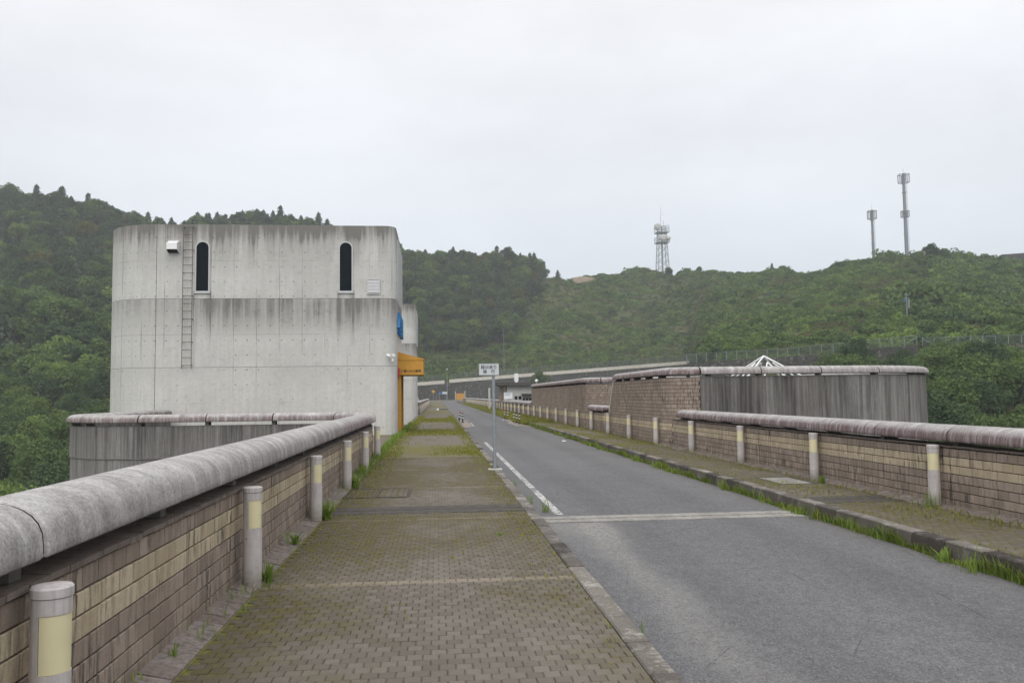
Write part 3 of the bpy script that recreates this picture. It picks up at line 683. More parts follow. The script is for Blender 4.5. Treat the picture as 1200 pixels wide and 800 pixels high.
    # tinted build-outs of the narrowed carriageway
    for xs, nm in ((1.38, 1), (5.26, -1)):
        pts = [(0, 46), (0.55, 47.5), (0.62, 54), (0.45, 60), (0, 63)]
        poly = [(xs+nm*a, b) for a, b in pts]
        t = MB(); t.add([(x, y, -0.166) for x, y in poly], [tuple(range(5)) if nm > 0 else tuple(range(4, -1, -1))]); struct(t.build('buildout', 'tan_line'))
        s = MB()
        for (a0, b0), (a1, b1) in (((0.60, 47.6), (0.67, 54)), ((0.62, 58.3), (0.52, 60.0)), ((0.46, 61), (0.2, 62.4))):
            s.add([(xs+nm*a0, b0, -0.162), (xs+nm*(a0+0.13), b0, -0.162), (xs+nm*(a1+0.13), b1, -0.162), (xs+nm*a1, b1, -0.162)], [(0, 1, 2, 3) if nm > 0 else (3, 2, 1, 0)])
        struct(s.build('buildout_line', 'white_line'))
    # access covers in the walkways
    for (x0, x1, y0, y1, n, lab) in ((-1.54, -0.46, 13.46, 14.74, 2, 'twin paver filled access cover in the left walkway just beyond the steel joint plate'),
                                     (5.92, 6.58, 14.02, 15.18, 1, 'single concrete access cover set in the mossy right walkway')):
        t = thing('access_cover', lab, 'access cover', (x0, y0, 0)); fr = MB(); w = 0.05
        dx = (x1-x0-w)/n
        for i in range(n+1): fr.box(x0+i*dx, x0+i*dx+w, y0, y1, -0.03, 0.005)
        for i in range(n):
            fr.box(x0+i*dx+w+.001, x0+(i+1)*dx-.001, y0, y0+w, -0.03, 0.005); fr.box(x0+i*dx+w+.001, x0+(i+1)*dx-.001, y1-w, y1, -0.03, 0.005)
        fr.build('frame', 'plate', t)
        for i in range(n):
            q = MB()
            if n == 2:
                yy = y0+w+.004; k = 0
                while yy < y1-w-0.03:
                    xx = x0+i*dx+w+0.004
                    while xx < x0+(i+1)*dx-0.03:
                        paver_into(q, xx, yy, 0.0, w=min(0.094, x0+(i+1)*dx-.004-xx), l=min(.092, y1-w-.004-yy)); xx += 0.1
                    yy += 0.1
                stuff(q.build('cover_infill', 'paverL', t))
            else: q.box(x0+w+.002, x1-w-.002, y0+w+.002, y1-w-.002, -0.03, 0.003); q.build('cover_plate', 'joint', t)
setting()

# ------------------------------------------------------------------ parapets along the dam
def brick_mesh(name, mat, side, L=BL):
    mb = MB(); p = Path([(0, -1), (0, 1)]); block_on(mb, p, 1-L/2, 1+L/2, -BH/2, BH/2, 0, side, 0.018)
    return mb.mesh(name, mat)
def near_blocks(parent, face_x, side, y0, y1, ymin, ymax):
    """single blocks between y0 and y1 (largest in view), joined courses elsewhere between ymin and ymax"""
    ms = {0: brick_mesh('brick', 'brown', side), 1: brick_mesh('brick', 'cream', side)}
    half = {0: brick_mesh('brick', 'brown', side, BL*0.48), 1: brick_mesh('brick', 'cream', side, BL*0.48)}
    n = 0; mb = MB(); path = Path([(face_x, ymin), (face_x, ymax)])
    for r in range(7):
        z = 0.005+r*ROW; u = ymin+(r % 2)*PITCH/2
        while u < ymax-BL:
            if y0 <= u < y1 and n < 300:
                put('brick', ms[course_mat(r)], parent, (face_x+side*random.uniform(-.002, .003), u+BL/2, z+BH/2), rot=(random.uniform(-.006, .006), 0, random.uniform(-.012, .012))); n += 1
            else: block_on(mb, path, u-ymin, u-ymin+BL, z, z+BH, 0, side, 0.018+random.uniform(-.002, .003), course_mat(r))
            u += PITCH
    stuff(mb.build('block_courses', ['brown', 'cream'], parent))

def left_parapet():
    t = thing('parapet_wall', 'near parapet on the left with brown and cream block courses under a thick rounded grey cap', 'parapet', (-1.88, 10, 0))
    core = MB(); pts = [(-1.88, -3), (-1.88, 21.0)]+arc(-3.53, 22.3, 1.65, 0, 90, 10)
    path = Path(pts)
    straight = Path([(-1.88, -3), (-1.88, 22.3)])
    sweep(core, straight, [(-0.15, -0.4), (-0.15, 0.82), (0.148, 0.82), (0.148, -0.4)], 0, straight.len); core.build('wall_core', 'mortar', t)
    near_blocks(t, -1.732, 1, 3.05, 11.3, -2.8, 22.2)
    cm = MB(); cm.box(-0.165, 0.19, -0.092, 0.092, -0.018, 0.012); cm = cm.mesh('coping_block', 'coping')
    for j in range(int(25/PITCH)): put('coping_block', cm, t, (-1.88, -2.9+j*PITCH, 0.838+random.uniform(-.003, .003)), rot=(0, random.uniform(-.02, .02)+0.04, random.uniform(-.02, .02)))
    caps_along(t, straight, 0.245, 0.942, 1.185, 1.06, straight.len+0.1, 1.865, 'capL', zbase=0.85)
    # the bastion that swings out round the tower
    b = thing('bastion_wall', 'dark streaked concrete bastion wall swinging out in front of the tower at the end of the left parapet', 'bastion', (-6, 24, 0))
    bp = Path(arc(-3.53, 22.3, 1.65, 0, 90, 10)+[(-8, 23.95)]+arc(-8, 26.9, 2.95, 270, 180, 12)+[(-11.0, 30.0), (-11.1, 35.3)])
    m = MB(); sweep(m, bp, [(-0.15, -0.02), (-0.15, 0.86), (0.15, 0.86), (0.15, -0.02)], 0, bp.len); m.build('wall_panel', 'bastion', b)
    m = MB(); sweep(m, bp, [(-0.13, -40), (-0.13, -0.021), (0.15, -0.021), (0.15, -40)], 0, bp.len); m.build('wall_base', 'bastion', b)
    m = MB(); sweep(m, bp, [(-0.155, -0.045), (-0.155, -0.02), (-0.14, -0.02), (-0.14, -0.045)], 0, bp.len); m.build('joint_band', 'spacer', b)
    caps_along(b, bp, 0.245, 0.965, 1.185, 0.02, bp.len-0.1, 1.9, 'capXL', zbase=0.86)
    # parapet beyond the second tower
    f = thing('parapet_wall', 'distant low cream parapet on the left beyond the second tower', 'parapet', (-1.88, 120, 0))
    fp = Path([(-1.88, 74), (-1.88, 165)]); m = MB()
    for z0, z1, mt in ((-0.02, 0.45, 0), (0.45, 0.70, 1), (0.70, 0.86, 0)): sweep(m, fp, [(-.15, z0), (-.15, z1), (.15, z1), (.15, z0)], 0, fp.len, mt)
    m.build('wall_core', ['brown', 'cream'], f); caps_along(f, fp, 0.245, 0.93, 1.15, 0, fp.len, 4.55, 'capX', True, True, 0.86)
left_parapet()

def right_parapet():
    t = thing('parapet_wall', 'near low parapet on the right, brown blocks with a cream band under a mauve stained cap', 'parapet', (7.12, 15, 0))
    s = Path([(7.12, 3), (7.12, 24.3)]); core = MB()
    sweep(core, s, [(-0.148, -0.4), (-0.148, 0.82), (0.15, 0.82), (0.15, -0.4)], 0, s.len); core.build('wall_core', 'mortar', t)
    near_blocks(t, 6.972, -1, 9.3, 17.4, 3.0, 24.3)
    cm = MB(); cm.box(-0.19, 0.165, -0.092, 0.092, -0.012, 0.012); cm = cm.mesh('coping_block', 'coping')
    for j in range(int(21.1/PITCH)): put('coping_block', cm, t, (7.12, 3.2+j*PITCH, 0.832+random.uniform(-.003, .003)), rot=(0, random.uniform(-.02, .02), random.uniform(-.02, .02)))
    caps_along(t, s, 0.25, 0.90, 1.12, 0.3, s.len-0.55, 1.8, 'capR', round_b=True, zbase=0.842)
    # first tall wall, bending away into the bastion
    t = thing('tall_wall', 'nearer tall brown block wall with a slanted end, bending into a streaked concrete bastion', 'wall', (7.12, 28, 0))
    ZT = 19*ROW-0.10
    back = [(7.12, 33.9), (7.12, 25.45)]; cor = arc(7.92, 25.45, 0.8, 180, 270, 10)
    tp = Path(back+cor)                                    # walking towards the camera, then to the right: outside is on the right hand
    rest = Path([(7.92, 24.65), (12.5, 24.65)]+arc(12.5, 29.2, 4.55, 270, 360, 14)+[(17.05, 46)])
    slope = lambda z: 0.15+1.35*(z/ZT)                     # start arclength grows with height: the slanted end
    mb = MB(); us = tp.len
    v = []
    for z in (-0.02, ZT):
        for o in (0.148, -0.15):
            p, n = tp.at(slope(max(z, 0))); v.append((p.x+n.x*o, p.y+n.y*o, z))
    sweep(mb, tp, [(-0.15, -0.02), (-0.15, ZT), (0.148, ZT), (0.148, -0.02)], slope(ZT)+0.01, tp.len)
    p, n = tp.at(slope(ZT)+0.01); e = [(p.x+n.x*o, p.y+n.y*o, z) for z in (-0.02, ZT) for o in (0.148, -0.15)]
    mb.add([v[0], v[1], e[0], e[1], e[2], e[3]], [(0, 2, 4), (1, 5, 3), (0, 4, 5, 1), (0, 1, 3, 2)])
    mb.build('wall_core', 'mortar', t)
    blk = MB()
    for r in range(18):
        z0 = 0.005+r*ROW; u = slope(z0+BH)+0.01+(r % 2)*PITCH/2*0.0; off = (r % 2)*PITCH/2
        u = math.floor(u/PITCH)*PITCH+off-PITCH
        while u < tp.len:
            u0, u1 = max(u, slope(z0+BH)+0.01), min(u+BL, tp.len)
            if u1-u0 > 0.03: block_on(blk, tp, u0, u1, z0, z0+BH, 0.148, 1, 0.018+random.uniform(-.003, .004), course_mat(r))
            u += PITCH
    stuff(blk.build('block_courses', ['brown', 'cream'], t))
    tr = MB(); pa, na = tp.at(0.12); pb, nb = tp.at(slope(ZT)-0.02)
    x0, x1 = 6.93, 7.30
    tr.add([(x0, pa.y+.05, 0.9), (x1, pa.y+.05, 0.9), (x1, pa.y-.07, 0.9), (x0, pa.y-.07, 0.9), (x0, pb.y+.05, ZT), (x1, pb.y+.05, ZT), (x1, pb.y-.07, ZT), (x0, pb.y-.07, ZT)],
           [(3,2,1,0), (4,5,6,7), (0,1,5,4), (1,2,6,5), (2,3,7,6), (3,0,4,7)][::1]); 
    for k in range(4): pass
    tr.v = [(x, y-(0.0 if z > 1 else 0.5), z) for x, y, z in tr.v]; tr.build('end_trim', 'band', t)
    caps_along(t, tp, 0.25, ZT+0.075, ZT+0.31, slope(ZT)-0.05, tp.len, 1.6, 'capR', round_a=True, zbase=ZT)
    m = MB(); sweep(m, rest, [(-0.15, 0.0), (-0.15, ZT), (0.15, ZT), (0.15, 0.0)], 0.0, rest.len); m.build('wall_panel', 'bastion', t)
    m = MB(); sweep(m, rest, [(-0.15, -40), (-0.15, -0.002), (0.13, -0.002), (0.13, -40)], -0.0, rest.len); m.build('wall_base', 'bastion', t)
    m = MB(); sweep(m, rest, [(0.12, ZT+0.0015), (0.12, ZT+0.02), (0.165, ZT+0.02), (0.165, ZT+0.0015)], 0.0, rest.len); m.build('drip_edge', 'spacer', t)
    caps_along(t, rest, 0.25, ZT+0.075, ZT+0.31, 0.0, rest.len-0.1, 1.85, 'capX', zbase=ZT+0.021)
    # low piece in the opening
    t = thing('parapet_wall', 'short stub of low block parapet with its own rounded cap in the gap between the tall walls', 'parapet', (7.1, 36.8, 0))
    s = Path([(7.12, 34.6), (7.12, 38.2)]); core = MB(); sweep(core, s, [(-0.148, -0.02), (-0.148, 0.82), (0.15, 0.82), (0.15, -0.02)], 0, s.len); core.build('wall_core', 'mortar', t)
    blocks_stuff(t, s, 0, s.len, -0.148, -1, 7)
    e = Path([(6.975, 34.6), (7.27, 34.6)]); blocks_stuff(t, e, 0, e.len, 0.0, 1, 7)
    caps_along(t, s, 0.25, 0.88, 1.12, -0.0, s.len, 1.8, 'capR', True, True, 0.82)
    # second tall wall
    t = thing('tall_wall', 'farther tall brown block wall with a row of rounded cap pieces, before the white hut', 'wall', (7.12, 50, 0))
    tp = Path([(13.0, 38.65), (7.92, 38.65)]+arc(7.92, 39.45, 0.8, 270, 180, 10)+[(7.12, 61.4)])   # outside on the left hand
    m = MB(); sweep(m, tp, [(-0.148, -0.02), (-0.148, ZT), (0.15, ZT), (0.15, -0.02)], 0, tp.len); m.build('wall_core', 'mortar', t)
    blocks_stuff(t, tp, 0, tp.len, -0.148, -1, 18)
    caps_along(t, tp, 0.25, ZT+0.075, ZT+0.31, 0, tp.len, 1.8, 'capR', True, True, ZT)
    # far low parapet
    t = thing('parapet_wall', 'long far parapet on the right running past the white hut to the end of the dam', 'parapet', (7.12, 120, 0))
    s = Path([(7.12, 61.5), (7.12, 231)]); m = MB()
    for z0, z1, mt in ((-0.02, 0.465, 0), (0.465, 0.695, 1), (0.695, 0.82, 0)): sweep(m, s, [(-.15, z0), (-.15, z1), (.15, z1), (.15, z0)], 0, s.len, mt)
    m.build('wall_core', ['brown', 'cream'], t); caps_along(t, s, 0.25, 0.88, 1.12, 0, s.len, 4.6, 'capX', False, True, 0.82)
right_parapet()

# ------------------------------------------------------------------ damp air
def haze():
    b = MB().box(-900, 900, -300, 650, -61.5, 113.5)
    m = bpy.data.materials.new('damp_haze'); m.use_nodes = True; nt = m.node_tree; nt.nodes.clear()
    o = nt.nodes.new('ShaderNodeOutputMaterial'); v = nt.nodes.new('ShaderNodeVolumePrincipled')
    v.inputs['Color'].default_value = (0.93, 0.96, 1.0, 1); v.inputs['Density'].default_value = HAZE; v.inputs['Anisotropy'].default_value = 0.2
    nt.links.new(v.outputs[0], o.inputs['Volume']); stuff(b.build('haze', m))
HAZE = 0.00042
haze()

# ------------------------------------------------------------------ tower
def text_mesh(body, size, depth, mat, bold=0.0):
    c = bpy.data.curves.new('lettering', 'FONT'); c.body = body; c.size = size; c.extrude = depth; c.align_x = 'CENTER'; c.align_y = 'CENTER'; c.offset = bold
    o = bpy.data.objects.new('lettering', c); COL.objects.link(o)
    me = bpy.data.meshes.new_from_object(o.evaluated_get(bpy.context.evaluated_depsgraph_get())); bpy.data.objects.remove(o); me.name = 'lettering'
    me.materials.clear(); me.materials.append(M[mat]); return me

def tower(name_label, front, right, full=True):
    t = thing('concrete_tower', name_label, 'tower', (right-5, front+3, 0)); x1, y0 = right, front
    x0 = x1-12.47; y1 = front+6.2; rr, rl = 0.5, 2.56
    xj = x0+rl
    main = [(xj+0.012, y0)]+[(x1-rr, y0)]+arc(x1-rr, y0+rr, rr, 270, 360, 8)+arc(x1-rr, y1-rr, rr, 0, 90, 8)+[(xj+0.012, y1)]
    side = [(xj-0.012, y1)]+arc(xj, y1-rl, rl, 90, 180, 12)[1:]+arc(xj, y0+rl, rl, 180, 270, 12)[:-1]+[(xj-0.012, y0)]
    pm, ps = Path(main), Path(side)
    for z0, z1 in ((-40, 2.906), (2.920, 5.786), (5.800, 8.92)):
        for p in (pm, ps):
            m = MB(); sweep(m, p, [(0.0, z0), (0.0, z1-0.008), (-0.008, z1), (-0.35, z1), (-0.35, z0)], 0, p.len); m.build('wall_panel', 'tower', t)
    full_o = Path([(xj, y0+.02)]+[(x1-rr, y0+.02)]+arc(x1-rr, y0+rr, rr-.02, 270, 360, 8)+arc(x1-rr, y1-rr, rr-.02, 0, 90, 8)+[(xj, y1-.02)]+arc(xj, y1-rl, rl-.02, 90, 180, 12)+arc(xj, y0+rl, rl-.02, 180, 270, 12))
    m = MB(); m.prism([(v.x, v.y) for v in full_o.p], -0.3, 8.2); m.build('joint_core', 'jointgrey', t)
    # slim ribs on the road side, above the entrance
    for yy in (0.9, 1.9, 2.9, 3.9, 4.9):
        MB().box(x1-0.03, x1+0.07, y0+yy, y0+yy+0.16, 5.8, 8.5).build('window_frame', 'alu', t)
        MB().box(x1-0.02, x1+0.012, y0+yy+0.165, y0+yy+0.7, 5.9, 8.4).build('side_window', 'glass', t)
    if not full: return t
    # arched slit windows
    for cx in (-9.80, -3.87):
        zc, zb, r = 7.93, 6.11, 0.25
        def outline(k, dz=0): return [(cx-k, zb-dz)]+[(cx+k, zb-dz)]+[(cx+k*math.cos(R(a)), zc+k*math.sin(R(a))) for a in range(0, 181, 12)]
        o, i = outline(r+0.055, 0.06), outline(r)
        fr = MB(); n = len(o); ya, yb = y0-0.05, y0+0.02
        vs = [(x, ya, z) for x, z in o]+[(x, ya, z) for x, z in i]+[(x, yb, z) for x, z in o]+[(x, yb, z) for x, z in i]
        fs = []
        for a in range(n):
            b = (a+1) % n; fs += [(a, b, n+b, n+a), (2*n+b, 2*n+a, a, b)[::1], (n+a, n+b, 3*n+b, 3*n+a)]
        fr.add(vs, fs); w = fr.build('window', 'alu', t)
        MB().add([(x, y0-0.012, z) for x, z in i], [tuple(range(len(i)))]).build('pane', 'glass', w)
        MB().box(cx-r-0.09, cx+r+0.09, y0-0.075, y0+0.01, zb-0.10, zb-0.061).build('sill', 'alu', w)
    # rung ladder let into the wall
    lx = -10.37
    ld = thing('ladder', 'rusty rung ladder climbing the front of the tower beside the arched window', 'ladder', (lx, y0, 2.9))
    for s in (-0.19, 0.19): MB().box(lx+s-0.012, lx+s+0.012, y0-0.15, y0-0.12, 2.85, 8.85).build('rail', 'rusty', ld)
    for k in range(19):
        z = 3.0+k*0.322; MB().tube((lx-0.19, y0-0.135, z), (lx+0.19, y0-0.135, z), 0.014, n=6).build('rung', 'rusty', ld)
        if k % 3 == 0:
            for s in (-0.19, 0.19): MB().box(lx+s-.012, lx+s+.012, y0-0.12, y0+0.01, z-0.015, z+0.015).build('bracket', 'rusty', ld)
    # vent hood and louvre
    h = thing('vent_hood', 'white box vent hood high on the tower front left of the ladder', 'vent hood', (-10.96, y0, 7.6))
    m = MB(); xa, xb = -11.18, -10.76
    m.add([(xa, y0-0.03, 8.22), (xb, y0-0.03, 8.22), (xb, y0-0.34, 8.08), (xa, y0-0.34, 8.08), (xa, y0-0.34, 7.82), (xb, y0-0.34, 7.82), (xa, y0-0.03, 7.70), (xb, y0-0.03, 7.70)],
          [(3, 2, 1, 0), (4, 5, 2, 3), (0, 6, 4, 3), (2, 5, 7, 1)]); m.build('hood', 'white', h)
    MB().add([(xa, y0-0.335, 7.815), (xb, y0-0.335, 7.815), (xb, y0-0.03, 7.695), (xa, y0-0.03, 7.695)], [(3, 2, 1, 0)]).build('grille', 'rubber', h)
    MB().box(xa-.03, xb+.03, y0-0.03, y0+0.01, 7.68, 8.24).build('flange', 'alu', h)
    v = thing('louvre_vent', 'small grey louvre vent under the right arched window level on the tower front', 'vent', (-2.65, y0, 6.0))
    fr = MB(); xa, xb, za, zb = -2.98, -2.42, 5.97, 6.62
    for b in ((xa, xb, za, za+.04), (xa, xb, zb-.04, zb), (xa, xa+.04, za+.041, zb-.041), (xb-.04, xb, za+.041, zb-.041)): fr.box(b[0], b[1], y0-0.06, y0+0.01, b[2], b[3])
    fr.build('frame', 'alu', v)
    MB().box(xa+.04, xb-.04, y0-.002, y0+.01, za+.04, zb-.04).build('backing', 'rubber', v)
    for k in range(4):
        z = za+0.06+k*0.137; m = MB()
        m.add([(xa+.04, y0-.055, z), (xb-.04, y0-.055, z), (xb-.04, y0-.045, z+.128), (xa+.04, y0-.045, z+.128), (xa+.04, y0-.004, z+.11), (xb-.04, y0-.004, z+.11)], [(0, 1, 2, 3), (3, 2, 5, 4)]); m.build('slat', 'alu', v)
    # blue raised letters on the road side, orange canopy and doorway
    for i, ch in enumerate('小里川'):
        me = text_mesh(ch, 1.05, 0.06, 'blue', 0.015)
        put('sign_letter', me, t, (x1+0.08, y0+1.15+i*1.35, 4.72), rot=(math.pi/2, 0, math.pi/2))
    c = thing('entrance_canopy', 'orange boxed canopy over the tower doorway with dark lettering on its end', 'canopy', (x1, 37, 2.5))
    ya, yb = y0+1.55, y0+4.3; xo = x1+1.12
    m = MB(); m.prism([(x1+0.0, ya), (xo, ya), (xo, yb), (x1+0.0, yb)], 2.56, 3.2); m.build('valance', 'orange', c)
    m = MB(); m.add([(x1, ya-.02, 3.21), (xo+.03, ya-.02, 3.21), (xo+.03, ya-.02, 3.27), (x1, ya-.02, 3.58), (x1, yb, 3.21), (xo+.03, yb, 3.21), (xo+.03, yb, 3.27), (x1, yb, 3.58)],
                 [(0, 1, 2, 3), (7, 6, 5, 4), (3, 2, 6, 7), (1, 5, 6, 2), (0, 4, 5, 1)]); m.build('canopy_roof', 'orange', c)
    put('sign_lettering', text_mesh('小里川ダム管理', 0.128, 0.003, 'ink', 0.002), c, ((x1+xo)/2+0.02, ya-0.004, 2.72), rot=(math.pi/2, 0, 0))
    MB().box(x1+0.002, x1+0.14, ya+0.10, ya+0.38, 0.0, 2.555).build('door_jamb', 'orange', c)
    MB().box(x1+0.002, x1+0.14, yb-0.30, yb-0.02, 0.0, 2.555).build('door_jamb', 'orange', c)
    MB().box(x1-0.03, x1+0.03, ya+0.385, yb-0.305, 0.0, 2.5).build('door', 'glass', c)
    MB().tube((x1+0.05, ya-.05, 2.85), (x1+0.05, ya-.05, 2.5), 0.055, n=10).build('alarm_lamp', 'red', c)
    k = thing('security_camera', 'white security camera pair on the tower corner beside the orange canopy', 'security camera', (-2.0, y0, 3.25))
    MB().box(-2.02, -1.9, y0-0.10, y0+0.005, 3.25, 3.33).build('bracket', 'white', k)
    MB().tube((-2.12, y0-0.10, 3.36), (-1.97, y0-0.24, 3.30), 0.06, n=12).build('housing', 'white', k)
    MB().tube((-1.88, y0-0.04, 3.36), (-1.83, y0-0.24, 3.34), 0.06, n=12).build('housing', 'white', k)
    MB().tube((-1.90, y0-0.12, 3.22), (-1.90, y0-0.12, 3.10), 0.05, n=12).build('lens_pod', 'white', k)
    return t
tower('tall pale concrete tower with rounded corners, two arched slit windows and a ladder', 35.5, -1.76)
tower('second concrete tower with rounded corners, half hidden behind the first one', 66.0, -1.72, False)

# ------------------------------------------------------------------ bollard lights
def bollard_proto():
    t = thing('bollard_light', '', 'bollard light', (0, 0, 0), 'bollard lights along the left parapet'); r = 0.078
    b = MB(); b.lathe([(r, -0.02), (r, 0.50)], 24); b.lathe([(r, 0.735), (r, 0.80)], 24); b.lathe([(r+.004, 0.803), (r+.004, 0.838)], 24); b.lathe([(r, 0.8025), (r+.004, 0.803)], 24); b.lathe([(r+.004, 0.838), (r-.002, 0.845)], 24); b.lathe([(r-.002, 0.845), (0.0, 0.846)], 24, smooth=False)
    b.lathe([(r, 0.50), (r, 0.735)], 12, a0=R(57), a1=R(258)); b.lathe([(r-.01, 0.50), (r-.01, 0.735)], 24)
    b.lathe([(r-.012, .502), (r, .50)], 24); b.build('post', 'bollard', t)
    MB().lathe([(r-.003, 0.502), (r-.003, 0.733)], 18, a0=R(-102), a1=R(57)).build('lamp_cover', 'lens', t)
    d = MB(); d.lathe([(r+.003, 0.06), (r+.003, 0.44)], 10, a0=R(-120), a1=R(15)); d.lathe([(r, .44), (r+.003, .44)], 10, a0=R(-120), a1=R(15)); p = d.build('door_panel', 'bollard', t)
    for a in (-112, 8): MB().tube((r*math.cos(R(a)), r*math.sin(R(a)), 0.42), ((r+.009)*math.cos(R(a)), (r+.009)*math.sin(R(a)), 0.42), 0.006, n=8).build('screw', 'screw', p)
    return t
ORD = ['nearest', 'second', 'third', 'fourth', 'fifth', 'sixth', 'seventh', 'eighth', 'ninth', 'tenth', 'eleventh', 'twelfth']
def bollards():
    p = bollard_proto(); g = 'bollard lights along the left parapet'
    side = ['cut off by the bottom of the picture', 'standing at the pale paver course', 'with weeds at its foot', 'before the grassy patch', 'next to last before the bastion', 'last before the bastion']
    ys = [3.62, 7.33, 11.05, 14.75, 18.4, 22.0]
    for i, y in enumerate(ys):
        lab = f'{ORD[i]} bollard light along the left parapet, {side[i]}'
        if i == 0: p.location = (-1.585, y, 0); p['label'] = lab; o = p
        else: o = dup(p, (-1.585, y, 0), lab, g)
    g2 = 'bollard lights along the right walkway'
    for i in range(52):
        y = 10.98+3.675*i
        if i < 12: lab = f'{ORD[i]} cream topped bollard light from the near end of the right walkway'
        else: lab = 'slim distant bollard light in the long row along the far right parapet'
        dup(p, (6.83, y, 0), lab, g2 if i < 12 else 'distant bollard lights along the right parapet', rotz=R(-122))
    for i in range(12):
        dup(p, (-1.585, 77+7.4*i, 0), 'tiny distant bollard light before the far left parapet', 'distant bollard lights along the left parapet')
bollards()

# ------------------------------------------------------------------ sign post, rubber posts, small things
def small_things():
    t = thing('road_sign', 'small rectangular sign on a galvanised post reading 段差あり 徐行 at the left kerb', 'road sign', (1.22, 18.0, 0))
    MB().tube((1.225, 18.0, 0.0), (1.205, 18.0, 2.28), 0.034, n=12).build('post', 'steel', t)
    MB().box(1.08, 1.37, 17.86, 18.14, 0.002, 0.02).build('base_plate', 'hut', t)
    b = MB().box(0.895, 1.325, 17.935, 17.953, 2.045, 2.29).build('sign_board', 'sign', t)
    rim = MB()
    for x0, x1, z0, z1 in ((0.893, 1.327, 2.043, 2.052), (0.893, 1.327, 2.283, 2.292), (0.893, 0.902, 2.0525, 2.2825), (1.318, 1.327, 2.0525, 2.2825)): rim.box(x0, x1, 17.93, 17.956, z0, z1)
    rim.build('rim', 'alu', b)
    put('lettering', text_mesh('段差あり', 0.088, 0.0015, 'ink', 0.0012), b, (1.11, 17.932, 2.208), rot=(math.pi/2, 0, 0))
    put('lettering', text_mesh('徐　行', 0.088, 0.0015, 'ink', 0.0012), b, (1.11, 17.932, 2.112), rot=(math.pi/2, 0, 0))
    for z in (2.10, 2.22): MB().box(1.165, 1.255, 17.954, 18.04, z, z+.02).build('clamp', 'steel', t)
    # rubber lane posts at the narrowing
    def post(x, y, label, red, group, tilt=0.0):
        q = thing('lane_post', label, 'lane post', (x, y, -0.166), group); q.rotation_euler = (0, tilt, 0)
        m = MB(); m.lathe([(0.0, 0.001), (0.12, 0.001), (0.11, 0.03), (0.05, 0.05)], 14); put('base', m.mesh('base', 'rubber'), q, (x, y, -0.166))
        m = MB(); m.lathe([(0.05, 0.05), (0.045, 0.62), (0.0, 0.63)], 14); put('post', m.mesh('post', 'rubber'), q, (x, y, -0.166))
        for z in (0.30, 0.48): m = MB(); m.lathe([(0.0505, z), (0.050, z+.06)], 14); put('band', m.mesh('band', 'reflect'), q, (x, y, -0.166))
        if red: m = MB(); m.lathe([(0.052, 0.60), (0.052, 0.70), (0.0, 0.72)], 14); put('top', m.mesh('top', 'red'), q, (x, y, -0.166))
    post(1.44, 57.2, 'leaning red topped black lane post at the left kerb', True, None, 0.12); post(1.62, 54.8, 'black lane post just before the red topped one at the left kerb', False, None)
    post(5.05, 63.0, 'farthest orange topped lane post at the right kerb', True, None); post(5.12, 60.8, 'black lane post beside the farthest one at the right kerb', False, None)
    for y, w in ((54.9, 'farthest of the near trio'), (53.0, 'middle one of the near trio'), (51.2, 'nearest one of the trio')): post(5.02, y, f'black lane post at the right kerb, {w}', False, 'lane posts at the right kerb')
    m = MB(); m.add([(4.70, 31.2, -.16), (4.86, 31.25, -.15), (4.84, 31.42, -.158), (4.69, 31.38, -.14), (4.78, 31.3, -.13)], [(0, 1, 4), (1, 2, 4), (2, 3, 4), (3, 0, 4)])
    tag(m.build('litter_scrap', 'white'), 'crumpled white scrap of litter on the open asphalt', 'litter')
    d = thing('drain_pit', 'open dark drain pit with a pale end slab in the far left walkway', 'drain pit', (0.6, 100, 0))
    MB().box(-0.05, 1.18, 97.5, 104, 0.0, 0.05).build('frame', 'rubber', d); MB().box(-0.12, 0.12, 95.8, 97.45, 0.0, 0.16).build('end_slab', 'white', d)
    # white pyramid frame showing over the right bastion
    t = thing('pyramid_frame', 'white steel pyramid skylight frame rising behind the right bastion cap', 'skylight', (12.57, 31, 0))
    ax, ay, az = 12.57, 31.0, 2.99; B = [(11.35, 29.85), (13.8, 29.85), (13.8, 32.15), (11.35, 32.15)]; zb = 2.05
    for bx, by in B: MB().tube((ax, ay, az), (bx, by, zb), 0.035, n=6).build('rafter', 'white', t)
    for k in range(4):
        (xa, ya), (xb, yb) = B[k], B[(k+1) % 4]; MB().tube((xa, ya, zb), (xb, yb, zb), 0.035, n=6).build('base_rail', 'white', t)
        mx, my = (xa+xb)/2, (ya+yb)/2; q = Vector((ax, ay, az)).lerp(Vector((mx, my, zb)), 0.28)
        for f in (0.30, 0.70): MB().tube(q, (xa+(xb-xa)*f, ya+(yb-ya)*f, zb), 0.028, n=6).build('bar', 'white', t)
        MB().tube((xa, ya, zb), (xa, ya, -0.3), 0.05, n=6).build('leg', 'white', t)
    struct(MB().box(10.2, 16.5, 26, 45, -40, -0.3).build('bastion_floor', 'darkconc'))
small_things()

